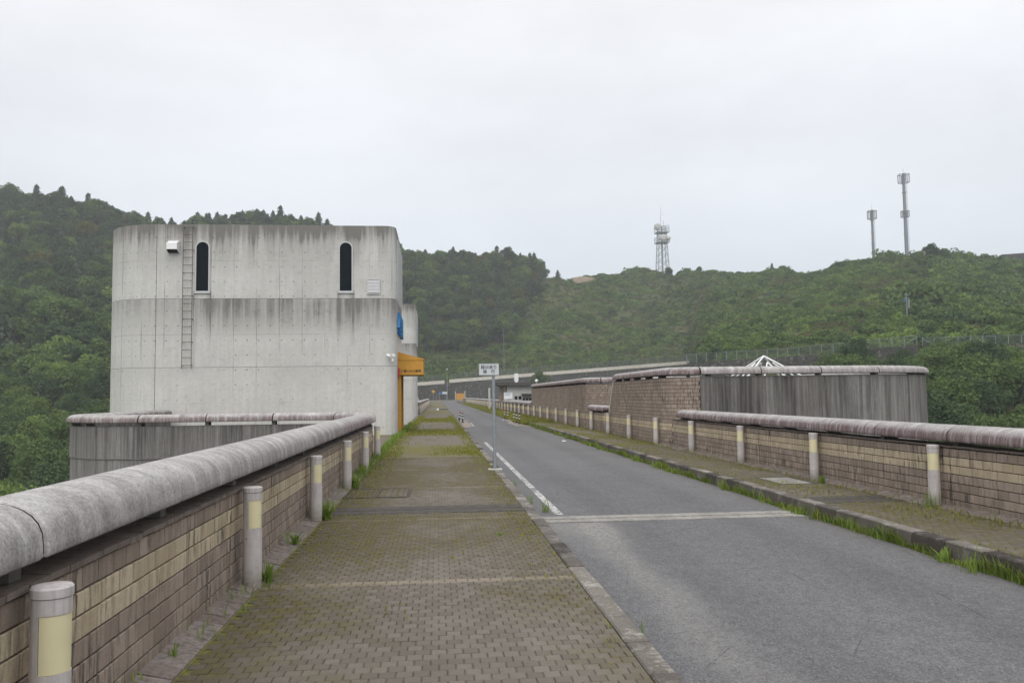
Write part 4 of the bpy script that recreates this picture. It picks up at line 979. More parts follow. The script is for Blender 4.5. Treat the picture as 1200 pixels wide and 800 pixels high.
# ------------------------------------------------------------------ far end: hut, retaining walls, fences, signs, masts
def hut():
    t = thing('service_hut', 'low off white hut with a flat dark roof beyond the farther tall wall', 'hut', (9.5, 90, 0)); y = 88.0
    MB().box(7.35, 14.5, y, y+6, -0.4, 2.60).build('wall', 'hut', t); MB().box(6.25, 15.0, y-0.7, y+6.6, 2.62, 2.95).build('roof', 'roofdark', t)
    MB().box(6.62, 7.05, y+0.6, y+1.1, -0.1, 2.618).build('pillar', 'brown', t); MB().box(5.98, 6.2, y+10, y+10.4, 0.0, 2.5).build('pillar', 'hut', t)
    b = MB().box(7.0, 7.92, y-0.14, y-0.08, 1.2, 1.92).build('notice_board', 'white', t)
    for z, w in ((1.82, 0.7), (1.70, 0.5), (1.6, 0.62)): MB().box(7.1, 7.1+w, y-0.145, y-0.141, z, z+.03).build('text_line', 'bluesign', b)
    for x in (8.12, 8.54):
        w = MB().box(x, x+0.36, y-0.03, y+0.01, 1.10, 1.54).build('window', 'alu', t); MB().box(x+.03, x+.33, y-0.036, y-0.031, 1.14, 1.50).build('pane', 'glass', w)
    m = MB(); m.add([(8.85, y-.05, 1.75), (9.9, y-.05, 1.75), (10.15, y-.6, 1.4), (9.0, y-.6, 1.4)], [(0, 1, 2, 3), (3, 2, 1, 0)]); m.box(9.0, 10.15, y-.62, y-.58, 1.32, 1.40); m.build('awning', 'roofdark', t)
    for x in (9.0, 9.35, 9.7):
        w = MB().box(x, x+.28, y-0.03, y+0.01, 1.02, 1.3).build('window', 'alu', t); MB().box(x+.03, x+.25, y-0.036, y-0.031, 1.05, 1.27).build('pane', 'glass', w)
    l = thing('wall_lamp', 'small white globe lamp above the cap of the farther tall wall', 'lamp', (7.2, 60.6, 2.3)); g = MB()
    g.lathe([(0.0, 2.52), (0.09, 2.56), (0.12, 2.64), (0.09, 2.72), (0.0, 2.76)], 14, (7.22, 60.4)); g.build('globe', 'white', l); MB().tube((7.22, 60.4, 2.25), (7.22, 60.4, 2.53), 0.025).build('stem', 'steel', l)
hut()

def wall_line(pts, th=0.5):      # pts: (x, y, z0, z1)
    m = MB()
    for (xa, ya, a0, a1), (xb, yb, b0, b1) in zip(pts, pts[1:]):
        d = Vector((xb-xa, yb-ya)).normalized(); n = Vector((-d.y, d.x))*th
        m.add([(xa, ya, a0), (xb, yb, b0), (xb+n.x, yb+n.y, b0), (xa+n.x, ya+n.y, a0), (xa, ya, a1), (xb, yb, b1), (xb+n.x, yb+n.y, b1), (xa+n.x, ya+n.y, a1)],
              [(3,2,1,0), (4,5,6,7), (0,1,5,4), (1,2,6,5), (2,3,7,6), (3,0,4,7)])
    return m
def fence(label, pts, h, step, group=None, brace=(), r=0.035):
    t = thing('chain_link_fence', label, 'fence', pts[0]); P = [Vector(p) for p in pts]; acc = []
    for a, b in zip(P, P[1:]):
        n = max(1, round((b-a).length/step)); acc += [a.lerp(b, i/n) for i in range(n)]
    acc.append(P[-1])
    pm = MB(); pm.tube((0, 0, 0), (0, 0, h), r, n=6); pm = pm.mesh('post', 'steel')
    for p in acc: put('post', pm, t, p)
    ms = MB()
    for a, b in zip(acc, acc[1:]): ms.add([(a.x, a.y, a.z+.05), (b.x, b.y, b.z+.05), (b.x, b.y, b.z+h-.06), (a.x, a.y, a.z+h-.06)], [(0, 1, 2, 3)])
    ms.build('wire_mesh', 'mesh', t)
    rl = MB()
    for a, b in zip(P, P[1:]): rl.tube(a+Vector((0, 0, h-.05)), b+Vector((0, 0, h-.05)), 0.022, n=5)
    rl.build('top_rail', 'steel', t)
    for i, s in brace:
        p = acc[i]; q = acc[i+s]; MB().tube((p.x, p.y, p.z+h*0.85), (q.x, q.y, q.z+.1), r*0.9, n=6).build('brace', 'steel', t)
    return t
def far_end():
    Y = 320.0; zt = lambda x: 5.95+(x+8.45)*0.0675       # top of the dark masonry
    t = thing('retaining_wall', 'long dark stone retaining wall with a pale guard band climbing behind the end of the road', 'retaining wall', (40, Y, 0))
    wall_line([(x, Y, -4, zt(x)-0.35) for x in (-60, -8, 3.5)], 1.2).build('masonry', 'stone', t)
    wall_line([(x, Y+0.002, -4, zt(x)-0.35) for x in (3.501, 30, 70, 101)], 1.2).build('masonry', 'stone', t)
    a = wall_line([(x, Y-0.12, zt(x)-0.35, zt(x)+0.95) for x in (-60, -8, 2.6)], 0.5).build('guard_band', 'band', t)
    wall_line([(x, Y-0.12, zt(x)-0.15, zt(x)+1.1) for x in (4.4, 30, 70, 101)], 0.5).build('guard_band', 'band', t)
    MB().box(29.6, 31.2, Y-0.2, Y-0.125, 7.0, 10.0).build('repair_patch', 'white', t)
    MB().box(29.9, 30.9, Y-0.25, Y-0.02, 5.8, 6.99).build('repair_patch', 'white', t)
    d = thing('orange_gate', 'orange gate in a pale frame in the dark wall ending the road', 'gate', (8.6, Y, 0))
    MB().box(7.0, 10.2, Y-0.10, Y-0.06, 0.05, 2.6).build('gate_leaf', 'orange', d); MB().box(6.9, 10.3, Y-.16, Y-.05, 2.601, 3.9).build('lintel', 'roofdark', d)
    for x in (6.6, 10.3): MB().box(x, x+.3, Y-.3, Y-.05, 0.0, 3.4).build('frame_post', 'band', d)
    pts = [(x, Y+0.15, zt(x)+0.95) for x in (-40, 2.3)]
    fence('chain link fence on the guard band left of the lamp post gap', pts, 2.2, 2.0, brace=((-1, -1),))
    pts = [(x, Y+0.15, zt(x)+1.1) for x in (4.8, 100.5)]
    fence('chain link fence climbing along the guard band right of the lamp post gap', pts, 2.2, 2.0, brace=((0, 1), (-1, -1), (12, -1), (14, 1)))
    l = thing('lamp_post', 'grey lamp post in the gap of the guard band at the road end', 'lamp post', (3.6, Y-0.8, 0))
    MB().tube((3.6, Y-.8, 0.05), (3.6, Y-.8, 11.6), 0.13, 0.09).build('pole', 'steel', l); MB().lathe([(0, 11.6), (0.22, 11.65), (0.25, 11.95), (0, 12.1)], 12, (3.6, Y-.8)).build('lamp_head', 'white', l)
    s = thing('warning_sign', 'orange warning sign on a thin post before the dark wall', 'sign', (-1.65, 312, 0)); MB().tube((-1.65, 312, 0), (-1.65, 312, 3.3), 0.06).build('post', 'steel', s)
    m = MB(); m.add([(-1.65, 311.9, 2.7), (-0.75, 311.9, 3.35), (-1.65, 311.9, 4.0), (-2.55, 311.9, 3.35), (-1.65, 311.96, 2.7), (-0.75, 311.96, 3.35), (-1.65, 311.96, 4.0), (-2.55, 311.96, 3.35)], [(0, 1, 2, 3), (7, 6, 5, 4), (0, 4, 5, 1), (1, 5, 6, 2), (2, 6, 7, 3), (3, 7, 4, 0)]); m.build('plate', 'orange', s)
    s = thing('direction_sign', 'blue and white direction sign board facing the road end', 'sign', (1.5, 314, 0))
    MB().box(0.2, 1.75, 313.9, 314, 2.3, 2.85).build('blue_panel', 'bluesign', s); MB().box(1.76, 3.6, 313.9, 314, 2.35, 3.2).build('white_panel', 'sign', s)
    for x in (0.6, 3.2): MB().tube((x, 314.1, 0), (x, 314.1, 3.1), 0.06).build('post', 'steel', s)
    def rock(loc, sx, sy, sz, label, seed):
        import bmesh
        bm = bmesh.new(); bmesh.ops.create_icosphere(bm, subdivisions=3, radius=1); rg = random.Random(seed)
        ph = [rg.uniform(0, 6) for _ in range(6)]
        for v in bm.verts:
            k = 1+0.13*math.sin(v.co.x*3+ph[0])*math.cos(v.co.y*4+ph[1])+0.08*math.sin(v.co.z*6+ph[2]+v.co.x*5); v.co = Vector((v.co.x*sx, v.co.y*sy, max(v.co.z, -0.5)*sz))*k
        me = bpy.data.meshes.new('boulder'); bm.to_mesh(me); bm.free(); me.materials.append(M['boulder']); tag(put('boulder', me, None, loc), label, 'boulder')
    rock((14.6, 150, 0.75), 1.3, 1.0, 1.2, 'pale pinkish boulder standing behind the far right parapet left of the hut', 3)
    rock((-4.2, 120, 0.8), 1.7, 1.5, 1.5, 'pale rounded boulder peeping out beside the second tower', 5)
    # second, nearer wall and fence round the right flank
    L2 = [(49.5, 161), (68, 155.5), (79, 149.8), (86.2, 141.8)]; Z2 = [7.6, 8.4, 9.3, 9.75]
    t = thing('retaining_wall', 'dark stone retaining wall under the right hillside fence behind the white pyramid frame', 'retaining wall', (70, 155, 0))
    wall_line([(x, y, -3, z) for (x, y), z in zip(L2, Z2)], 0.9).build('masonry', 'stone', t)
    fence('chain link fence running along the foot of the right hillside above the dark wall', [(x, y+.2, z) for (x, y), z in zip(L2, Z2)], 1.75, 2.0, brace=((-1, -1),), r=0.05)
    L3 = [(86.9, 141.2), (95, 133), (108, 122)]; Z3 = [9.55, 9.3, 9.2]
    t = thing('retaining_wall', 'dark wall stretch under the last fence at the right edge', 'retaining wall', (95, 133, 0))
    wall_line([(x, y, -3, z) for (x, y), z in zip(L3, Z3)], 0.9).build('masonry', 'stone', t)
    fence('lower chain link fence stretch at the right edge past the braced corner post', [(x, y+.2, z) for (x, y), z in zip(L3, Z3)], 1.5, 2.0, brace=((0, 1),), r=0.05)
    w = thing('hilltop_wall', 'grey stone block wall on the hilltop skyline at the right edge', 'wall', (229, 300, 45))
    wall_line([(220.5, 303, 42, 54.2), (240, 298, 42, 55.0)], 3).build('masonry', 'stone', w)
    struct(wall_line([(76, 455, 60, 66.7), (80, 455, 60, 67.5), (84, 455, 60, 67.3), (88, 455, 60, 66.6)], 6).build('earth_bank', 'tan_ground'))
far_end()

def masts():
    # lattice relay tower
    cx, cy, z0 = 131.3, 470.0, 70.0
    t = thing('lattice_mast', 'steel lattice relay mast with two white drum antennas on the hill crest', 'mast', (cx, cy, z0))
    def leg(sx, sy, zz):
        k = 3.3-(zz-z0)/27*1.2; return Vector((cx+sx*k, cy+sy*k, zz))
    zs = [z0+i*4.1 for i in range(8)]
    for sx in (-1, 1):
        for sy in (-1, 1): MB().tube(leg(sx, sy, z0), leg(sx, sy, zs[-1]), 0.22, 0.17, 6).build('leg', 'steel', t)
    for i in range(7):
        m = MB()
        C = [(-1, -1), (1, -1), (1, 1), (-1, 1)]
        for k in range(4):
            a, b = C[k], C[(k+1) % 4]
            m.tube(leg(*a, zs[i]), leg(*b, zs[i+1]), 0.09, n=5); m.tube(leg(*b, zs[i]), leg(*a, zs[i+1]), 0.09, n=5); m.tube(leg(*a, zs[i+1]), leg(*b, zs[i+1]), 0.1, n=5)
        m.build('bracing', 'steel', t)
    MB().tube((cx, cy, z0), (cx, cy, 99), 0.55, n=10).build('core', 'steel', t)
    for z in (89.2, 95.2): MB().prism([(cx-3.6, cy-3.6), (cx+3.6, cy-3.6), (cx+3.6, cy+3.6), (cx-3.6, cy+3.6)], z, z+0.35).build('platform', 'steel', t)
    for z in (90.0, 96.0):
        for s in range(4):
            C = [(-3.5, -3.5), (3.5, -3.5), (3.5, 3.5), (-3.5, 3.5)]; a, b = C[s], C[(s+1) % 4]; m = MB()
            for zz in (z+0.5, z+1.6, z+2.6): m.tube((cx+a[0], cy+a[1], zz), (cx+b[0], cy+b[1], zz), 0.1, n=5)
            m.tube((cx+a[0], cy+a[1], z-.5), (cx+a[0], cy+a[1], z+2.7), 0.12, n=5); m.build('railing', 'steel', t)
    def drum(x, y, z, r, nm='drum_antenna'):
        m = MB(); m.tube((x, y-1.2, z), (x, y, z), r, n=20); m.tube((x, y-1.7, z), (x, y-1.2, z), r*0.55, r, 20); m.build(nm, 'hut', t)
    drum(cx-3.7, cy-3.6, 98.2, 1.95); drum(cx-0.6, cy-4.2, 91.6, 1.95); drum(cx+2.7, cy-3.8, 91.3, 1.2)
    MB().tube((cx-0.5, cy, 98), (cx-0.3, cy, 111), 0.16, 0.06).build('whip_antenna', 'steel', t); MB().tube((cx+1.2, cy, 98), (cx+1.2, cy, 102.5), 0.1).build('whip_antenna', 'steel', t)
    for z, dx in ((106, 1.3), (99.5, 4.5), (90.4, 5.2)): MB().tube((cx, cy, z), (cx+dx, cy-.5, z+.4), 0.08, n=5).build('aerial', 'steel', t)
    def mono(x, y, z0, z1, r, label, mid):
        t = thing('antenna_pole', label, 'antenna pole', (x, y, z0))
        MB().tube((x, y, z0-4), (x, y, z1-0.5), r, r*0.72, 12).build('pole', 'mast', t)
        for k in range(3): MB().tube((x, y, z0+(z1-z0)*(0.25+.25*k)), (x, y, z0+(z1-z0)*(0.25+.25*k)+.35), r*1.15, n=12).build('collar', 'steel', t)
        def ring(z, rr, h):
            for zz in (z, z+h):
                m = MB()
                for k in range(6):
                    a, b = R(60*k), R(60*k+60); m.tube((x+rr*math.cos(a), y+rr*math.sin(a), zz), (x+rr*math.cos(b), y+rr*math.sin(b), zz), 0.11, n=5)
                    if k % 2 == 0: m.tube((x, y, zz), (x+rr*math.cos(a), y+rr*math.sin(a), zz), 0.09, n=5)
                m.build('ring', 'steel', t)
            for k in range(6):
                a = R(60*k+20); MB().box(x+rr*math.cos(a)-.14, x+rr*math.cos(a)+.14, y+rr*math.sin(a)-.1, y+rr*math.sin(a)+.1, z-.1, z+h+.2).build('panel_antenna', 'mast', t)
        ring(z1-4.2, 2.05 if mid else 1.75, 3.2)
        if mid: ring(z0+(z1-z0)*0.46, 1.5, 2.3)
        MB().tube((x, y, z1-.6), (x, y, z1+1.8), 0.05, n=5).build('rod', 'steel', t)
        l = MB(); l.tube((x+r+.15, y, z0), (x+r+.15, y, z1-4), 0.05, n=4); l.tube((x+r+.5, y, z0), (x+r+.5, y, z1-4), 0.05, n=4); l.build('climbing_ladder', 'steel', t)
    mono(185.6, 310, 55, 88.4, 0.75, 'taller of the two slim antenna poles on the right skyline', True)
    mono(180.1, 325, 57, 77.0, 0.6, 'shorter of the two slim antenna poles on the right skyline', False)
    def upole(x, y, z0, z1, r, label, box):
        t = thing('utility_pole', label, 'utility pole', (x, y, z0)); MB().tube((x, y, z0-2), (x, y, z1), r, r*0.7).build('pole', 'mast', t)
        if box:
            MB().box(x-.35, x-.12, y-.2, y+.2, z1-2.0, z1-1.4).build('switch_box', 'bluesign', t); MB().tube((x+.55, y, z1-3.6), (x+.55, y, z1-1.4), 0.16).build('transformer', 'steel', t)
            for z in (z1-.5, z1-1.2): MB().box(x-.6, x+.6, y-.05, y+.05, z, z+.1).build('crossarm', 'steel', t)
    upole(107.2, 180, 12, 23.9, 0.17, 'utility pole with switch boxes half way up the right hillside', True)
    upole(26.5, 330, 9, 28.3, 0.15, 'thin bare utility pole rising behind the road sign at the foot of the slope', False)
masts()

# ------------------------------------------------------------------ vegetation: meshes
def np_mesh(name, V, Fq, mats, mi=None):
    """quads as one mesh, fast"""
    me = bpy.data.meshes.new(name); n = len(Fq); k = Fq.shape[1]
    me.vertices.add(len(V)); me.vertices.foreach_set('co', V.astype(np.float32).ravel())
    me.loops.add(n*k); me.loops.foreach_set('vertex_index', Fq.astype(np.int32).ravel())
    me.polygons.add(n); me.polygons.foreach_set('loop_start', np.arange(0, n*k, k, dtype=np.int32)); me.polygons.foreach_set('loop_total', np.full(n, k, dtype=np.int32))
    for m in mats: me.materials.append(M[m])
    if mi is not None: me.polygons.foreach_set('material_index', mi.astype(np.int32))
    me.update(); me.validate(); return me
def unit(a): return a/np.maximum(np.linalg.norm(a, axis=-1, keepdims=True), 1e-9)
def cards(C, N, S, rng, asp=0.62):
    """a pointed leaf-spray quad at each centre"""
    T = unit(np.cross(N, rng.normal(size=N.shape))); B = np.cross(N, T)
    L = S[:, None]*T; Wd = S[:, None]*asp*B; sag = N*(S*0.12)[:, None]
    V = np.stack([C-L-sag, C+Wd*0.9+L*0.1, C+L-sag, C-Wd*0.9+L*0.1], 1).reshape(-1, 3)
    return V, np.arange(len(C)*4).reshape(-1, 4)
def clump_cards(cs, rs, per, card, rng, flat=0.78, up=0.45):
    C = []; N = []; S = []
    for c, r in zip(cs, rs):
        d = rng.normal(size=(per, 3)); d[:, 2] = d[:, 2]*0.9+up; d = unit(d)
        p = c+d*np.array([1, 1, flat])*r*rng.uniform(0.70, 1.06, (per, 1))
        C.append(p); N.append(unit(d+rng.normal(size=(per, 3))*0.55+np.array([0, 0, 0.35]))); S.append(card*rng.uniform(0.55, 1.25, per))
    return np.concatenate(C), np.concatenate(N), np.concatenate(S)
def broadleaf(seed, R0, H, th, ncl, per, card, mat):
    rng = np.random.default_rng(seed); cs = []; rs = []
    lob = rng.uniform(0, 6.28, 3)
    for i in range(ncl):
        a = rng.uniform(0, 2*math.pi); e = math.asin(rng.uniform(-0.45, 1.0)); k = rng.uniform(0.45, 0.93)
        rr = R0*(0.82+0.16*math.sin(2*a+lob[0])+0.12*math.sin(3*a+lob[1]))
        if e < 0: rr *= 0.88
        cs.append(np.array([rr*k*math.cos(e)*math.cos(a), rr*k*math.cos(e)*math.sin(a), th+H*0.42+H*0.52*k*math.sin(e)])); rs.append(R0*rng.uniform(0.20, 0.36))
    C, N, S = clump_cards(cs, rs, per, card, rng); V, F = cards(C, N, S, rng)
    crown = np_mesh('crown', V, F, [mat])
    t = MB(); t.tube((0, 0, -1.0), (0, 0, th*0.9), R0*0.060, R0*0.045, 7, cap=False); t.tube((0, 0, th*0.9), (0.1*R0, 0, th+H*0.55), R0*0.045, R0*0.015, 6, cap=False)
    for c in cs[:7]: t.tube((0, 0, th*0.85+rng.uniform(0, 0.25)*H), tuple(c), R0*0.026, R0*0.008, 5, cap=False)
    return t.mesh('trunk', 'bark'), crown
def conifer(seed, R0, H, mat='needle', sparse=1.0, base=0.14):
    rng = np.random.default_rng(seed); C = []; N = []; S = []
    nw = int(15*sparse)+3
    for w in range(nw):
        h = base+(1-base)*(w/nw)**0.9; rad = R0*(1-h)**0.62*rng.uniform(0.7, 1.25)+0.10; nb = rng.integers(6, 10)
        a0 = rng.uniform(0, 6.28)
        for b in range(nb):
            a = a0+2*math.pi*b/nb+rng.normal()*0.25; L = rad*rng.uniform(0.6, 1.15); m = max(2, int(L/0.45)); d = np.array([math.cos(a), math.sin(a), 0])
            for j in range(m):
                f = (j+0.6)/m
                for _ in range(2):
                    C.append(np.array([0, 0, H*h])+d*L*f+np.array([0, 0, -0.30*L*f*f])+rng.normal(size=3)*0.10); N.append(unit(np.array([d[0]*0.5, d[1]*0.5, 0.9])+rng.normal(size=3)*0.5)); S.append(rng.uniform(0.36, 0.72))
    for j in range(8): C.append(np.array([0, 0, H*(0.97+0.008*j)])); N.append(unit(rng.normal(size=3)+np.array([0, 0, .1]))); S.append(0.24)
    V, F = cards(np.array(C), np.array(N), np.array(S), rng, 0.5)
    t = MB(); t.tube((0, 0, -1.0), (0, 0, H*0.98), R0*0.085, 0.03, 6, cap=False)
    return t.mesh('trunk', 'bark'), np_mesh('crown', V, F, [mat])
def shrub(seed, R0, H, ncl, per, card, mat):
    rng = np.random.default_rng(seed); cs = []; rs = []
    for i in range(ncl):
        a = rng.uniform(0, 6.28); k = math.sqrt(rng.uniform(0, 1)); z = H*(1-0.75*k*k)*rng.uniform(0.45, 0.9)
        cs.append(np.array([R0*k*math.cos(a), R0*k*math.sin(a)*0.85, z-0.25*H])); rs.append(R0*rng.uniform(0.26, 0.46))
    C, N, S = clump_cards(cs, rs, per, card, rng, 0.7, 0.6); V, F = cards(C, N, S, rng)
    return np_mesh('shrub', V, F, [mat])
def joined(tr, cr, name):
    a = np.zeros((len(tr.vertices), 3)); tr.vertices.foreach_get('co', a.ravel()) if False else None
    va = np.array([v.co[:] for v in tr.vertices]); fa = np.array([list(p.vertices) for p in tr.polygons if len(p.vertices) == 4])
    vb = np.empty(len(cr.vertices)*3, dtype=np.float32); cr.vertices.foreach_get('co', vb); vb = vb.reshape(-1, 3); fb = np.arange(len(vb)).reshape(-1, 4)
    me = np_mesh(name, np.concatenate([va, vb]), np.concatenate([fa, fb+len(va)]), [], np.concatenate([np.zeros(len(fa)), np.ones(len(fb))]))
    me.materials.append(M['bark']); me.materials.append(cr.materials[0]); return me

# ------------------------------------------------------------------ vegetation: planting
def project(x, y, z):
    cam = SC.camera; mi = cam.matrix_world.inverted(); p = np.stack([x, y, z, np.ones_like(x)], -1) @ np.array(mi).T
    d = np.maximum(-p[:, 2], 0.1); return 600+970*p[:, 0]/d, 400-970*p[:, 1]/d, d
def grid_points(t0, t1, y0, y1, step, rng):
    xs = np.arange(t0*y1 if t0 < 0 else t0*y0, t1*y1, step); ys = np.arange(y0, y1, step); X, Y = np.meshgrid(xs, ys)
    X = X.ravel()+rng.uniform(-.48, .48, X.size)*step; Y = Y.ravel()+rng.uniform(-.48, .48, Y.size)*step
    t = X/Y; k = (t > t0) & (t < t1); return X[k], Y[k]
LIB = bpy.data.collections.new('plant_library')
def scatter(name, meshes, P, scale, rot, idx):
    """one object of uncountable growth: the meshes instanced on points"""
    col = bpy.data.collections.new(name+'_kinds')
    for i, me in enumerate(meshes): col.objects.link(bpy.data.objects.new(f'{name}_kind_{i:02d}', me))
    me = bpy.data.meshes.new(name); me.vertices.add(len(P)); me.vertices.foreach_set('co', P.astype(np.float32).ravel())
    for n, d, v in (('grow', 'FLOAT', scale), ('turn', 'FLOAT', rot), ('kind', 'INT', idx)):
        at = me.attributes.new(n, d, 'POINT'); at.data.foreach_set('value', v.astype(np.int32 if d == 'INT' else np.float32))
    o = put(name, me); stuff(o)
    ng = bpy.data.node_groups.new(name, 'GeometryNodeTree'); ng.interface.new_socket('Geometry', in_out='INPUT', socket_type='NodeSocketGeometry'); ng.interface.new_socket('Geometry', in_out='OUTPUT', socket_type='NodeSocketGeometry')
    n = ng.nodes.new; L = ng.links.new; gi = n('NodeGroupInput'); go = n('NodeGroupOutput'); ip = n('GeometryNodeInstanceOnPoints'); ci = n('GeometryNodeCollectionInfo')
    ci.inputs[0].default_value = col; ci.inputs['Separate Children'].default_value = True; ci.inputs['Reset Children'].default_value = True
    def attr(nm, d): a = n('GeometryNodeInputNamedAttribute'); a.data_type = d; a.inputs[0].default_value = nm; return a.outputs[0]
    L(gi.outputs[0], ip.inputs['Points']); L(ci.outputs[0], ip.inputs['Instance']); ip.inputs['Pick Instance'].default_value = True
    L(attr('kind', 'INT'), ip.inputs['Instance Index'])
    cv = n('ShaderNodeCombineXYZ'); L(attr('turn', 'FLOAT'), cv.inputs[2]); L(cv.outputs[0], ip.inputs['Rotation'])
    cs = n('ShaderNodeCombineXYZ'); a = attr('grow', 'FLOAT')
    for i in range(3): L(a, cs.inputs[i])
    L(cs.outputs[0], ip.inputs['Scale']); L(ip.outputs[0], go.inputs[0])
    md = o.modifiers.new('planting', 'NODES'); md.node_group = ng; return o

def plant_all():
    rng = np.random.default_rng(5)
    # far kinds (for 150 m and more) and near kinds (finer leaves)
    BL_ = [broadleaf(1, 3.6, 6.4, 2.0, 46, 46, 0.36, 'leaf_mid'), broadleaf(2, 3.9, 5.8, 2.0, 50, 44, 0.36, 'leaf_bright'), broadleaf(3, 3.4, 7.0, 2.0, 46, 46, 0.36, 'leaf_dark'),
           broadleaf(4, 4.2, 6.2, 2.2, 54, 44, 0.38, 'leaf_mid'), broadleaf(5, 3.6, 6.0, 2.0, 46, 44, 0.36, 'leaf_dark'), broadleaf(6, 3.7, 5.6, 2.0, 46, 44, 0.36, 'leaf_yellow')]
    NR = [broadleaf(11, 3.7, 6.2, 1.6, 90, 74, 0.21, 'leaf_mid'), broadleaf(12, 4.0, 5.6, 1.5, 96, 72, 0.21, 'leaf_bright'), broadleaf(13, 3.5, 6.4, 1.6, 90, 74, 0.21, 'leaf_dark'), broadleaf(14, 4.2, 5.8, 1.6, 100, 70, 0.22, 'leaf_mid')]
    CO = [conifer(21, 3.1, 9.4), conifer(22, 2.8, 8.6), conifer(23, 3.4, 9.8, sparse=0.85), conifer(24, 2.5, 9.2, sparse=0.8, base=0.25)]
    SH = [shrub(31, 1.5, 1.7, 13, 26, 0.25, 'shrub'), shrub(32, 1.8, 1.5, 15, 26, 0.25, 'shrub'), shrub(33, 1.3, 1.2, 11, 24, 0.22, 'shrub2'), shrub(34, 1.7, 1.1, 13, 24, 0.22, 'shrub2'), shrub(35, 2.2, 2.2, 20, 28, 0.27, 'leaf_mid'), shrub(36, 2.0, 2.3, 18, 28, 0.26, 'leaf_dark')]
    JB = [joined(t, c, 'broadleaf') for t, c in BL_]; JN = [joined(t, c, 'near_broadleaf') for t, c in NR]; JC = [joined(t, c, 'conifer') for t, c in CO]
    def inst_tree(name, kind, x, y, z, s, rz, label, cat, group=None, sz=None):
        t = thing(name, label, cat, (x, y, z), group); t.rotation_euler = (0, 0, rz); t.scale = (s, s, sz or s)
        for nm, me in zip(('trunk', 'crown'), kind):
            o = bpy.data.objects.new(nm, me); COL.objects.link(o); o.parent = t
        return t
    X = []; Y = []; S = []; K = []      # kinds: 0-5 far broadleaf, 10-13 near broadleaf, 20-23 conifer
    # left wooded slope
    x, y = grid_points(-0.95, -0.035, 88, 250, 4.9, rng); X.append(x); Y.append(y); S.append(0.62+0.95*rng.random(x.size)**1.6)
    far = rng.random(x.size); k = np.where(y < 190, 10+rng.integers(0, 4, x.size), rng.choice([0, 1, 3, 4, 2], x.size)); k = np.where((far < 0.08) & (y > 150), 20+rng.integers(0, 4, x.size), k); K.append(k)
    x, y = grid_points(-0.95, 0.14, 250, 462, 4.3, rng)
    kp = (x/y < -0.043) | ((y > 350+260*np.maximum(x/y-0.02, 0)) & (x/y < 0.135-(450-y)*0.0006)) & (y > 345)
    kp &= ~((x/y > -0.05) & (y < 345)); x, y = x[kp], y[kp]
    X.append(x); Y.append(y); S.append(0.60+0.80*rng.random(x.size)**1.5); pc = np.interp(y, [250, 300, 360, 420], [0.12, 0.30, 0.45, 0.55])
    pc = np.where(x/y > -0.05, pc*0.45, pc*0.85); k = np.where(rng.random(x.size) < pc, 20+rng.integers(0, 4, x.size), rng.choice([0, 1, 3, 4, 5, 2, 4], x.size)); k = np.where((k == 5) & (rng.random(x.size) < 0.6), 0, k); K.append(k)
    # wooded flank below the right wall
    x, y = grid_points(0.345, 1.15, 62, 146, 5.0, rng); kp = (terr(x, y) < 3.6) & (x > 24); x, y = x[kp], y[kp]
    X.append(x); Y.append(y); S.append(0.62+0.62*rng.random(x.size)**1.4); K.append(10+rng.choice([0, 0, 1, 2, 2, 2, 3], x.size))
    X = np.concatenate(X); Y = np.concatenate(Y); S = np.concatenate(S); K = np.concatenate(K); Z = terr(X, Y)-0.3; RZ = rng.uniform(0, 6.28, X.size)
    hgt = np.where(K >= 20, 10.0, 8.2)*S; u, v, d = project(X, Y, Z+hgt)
    show = (u > -15) & (u < 1215) & ~((u > 140) & (u < 462) & (v > 268)) & (v < 640); app = np.where(show, hgt/d, 0)
    con = K >= 20; single = np.zeros(X.size, bool)
    for sel, n in ((~con, 300), (con, 260)):
        ii = np.where(sel & show)[0]; ii = ii[np.argsort(-app[ii])][:n]; single[ii] = True
    tone = {0: 'mid green', 1: 'fresh green', 2: 'dark green', 3: 'mid green', 4: 'dark green', 5: 'yellowish green'}
    def place(a, b):
        if a > 700: return 'low beside the right parapet cap' if b > 455 else 'under the dark wall beside the bastion cap' if a < 1150 else 'under the dark wall at the right picture edge'
        if a > 462: return 'at the crest of the middle hill' if b < 300 else 'in the upper middle wood' if b < 345 else 'at the lower edge of the middle wood'
        if a > 140: return 'showing above the tower roof'
        h = 'on the skyline' if b < 240 else 'high' if b < 310 else 'half way up' if b < 400 else 'low' if b < 490 else 'lowest above the bastion cap'
        return h+(' beside the tower edge' if a > 75 else ' at the picture edge')
    for i in np.where(single)[0]:
        k = int(K[i])
        if k >= 20:
            lab = f"grey green conifer in the wood {place(u[i], v[i])}"; g = f"conifers {place(u[i], v[i])}"
            inst_tree('conifer_tree', CO[k-20], X[i], Y[i], Z[i], S[i], RZ[i], lab, 'conifer', g)
        else:
            tn = tone[{10: 0, 11: 1, 12: 2, 13: 3}.get(k, k)]
            where = place(u[i], v[i])
            inst_tree('broadleaf_tree', NR[k-10] if k >= 10 else BL_[k], X[i], Y[i], Z[i], S[i], RZ[i], f'{tn} broadleaf tree in the wood {where}', 'tree', f'{tn} broadleaf trees {where}')
    r = ~single; allm = JB+JN+JC; order = {**{i: i for i in range(6)}, **{10+i: 6+i for i in range(4)}, **{20+i: 10+i for i in range(4)}}
    scatter('distant_woods', allm, np.stack([X, Y, Z], -1)[r], S[r], RZ[r], np.array([order[int(a)] for a in K[r]]))
    # scrub over the right hillside and the strip above the road-end wall
    x, y = grid_points(-0.06, 1.15, 128, 500, 1.95, rng); z = terr(x, y); t = x/y
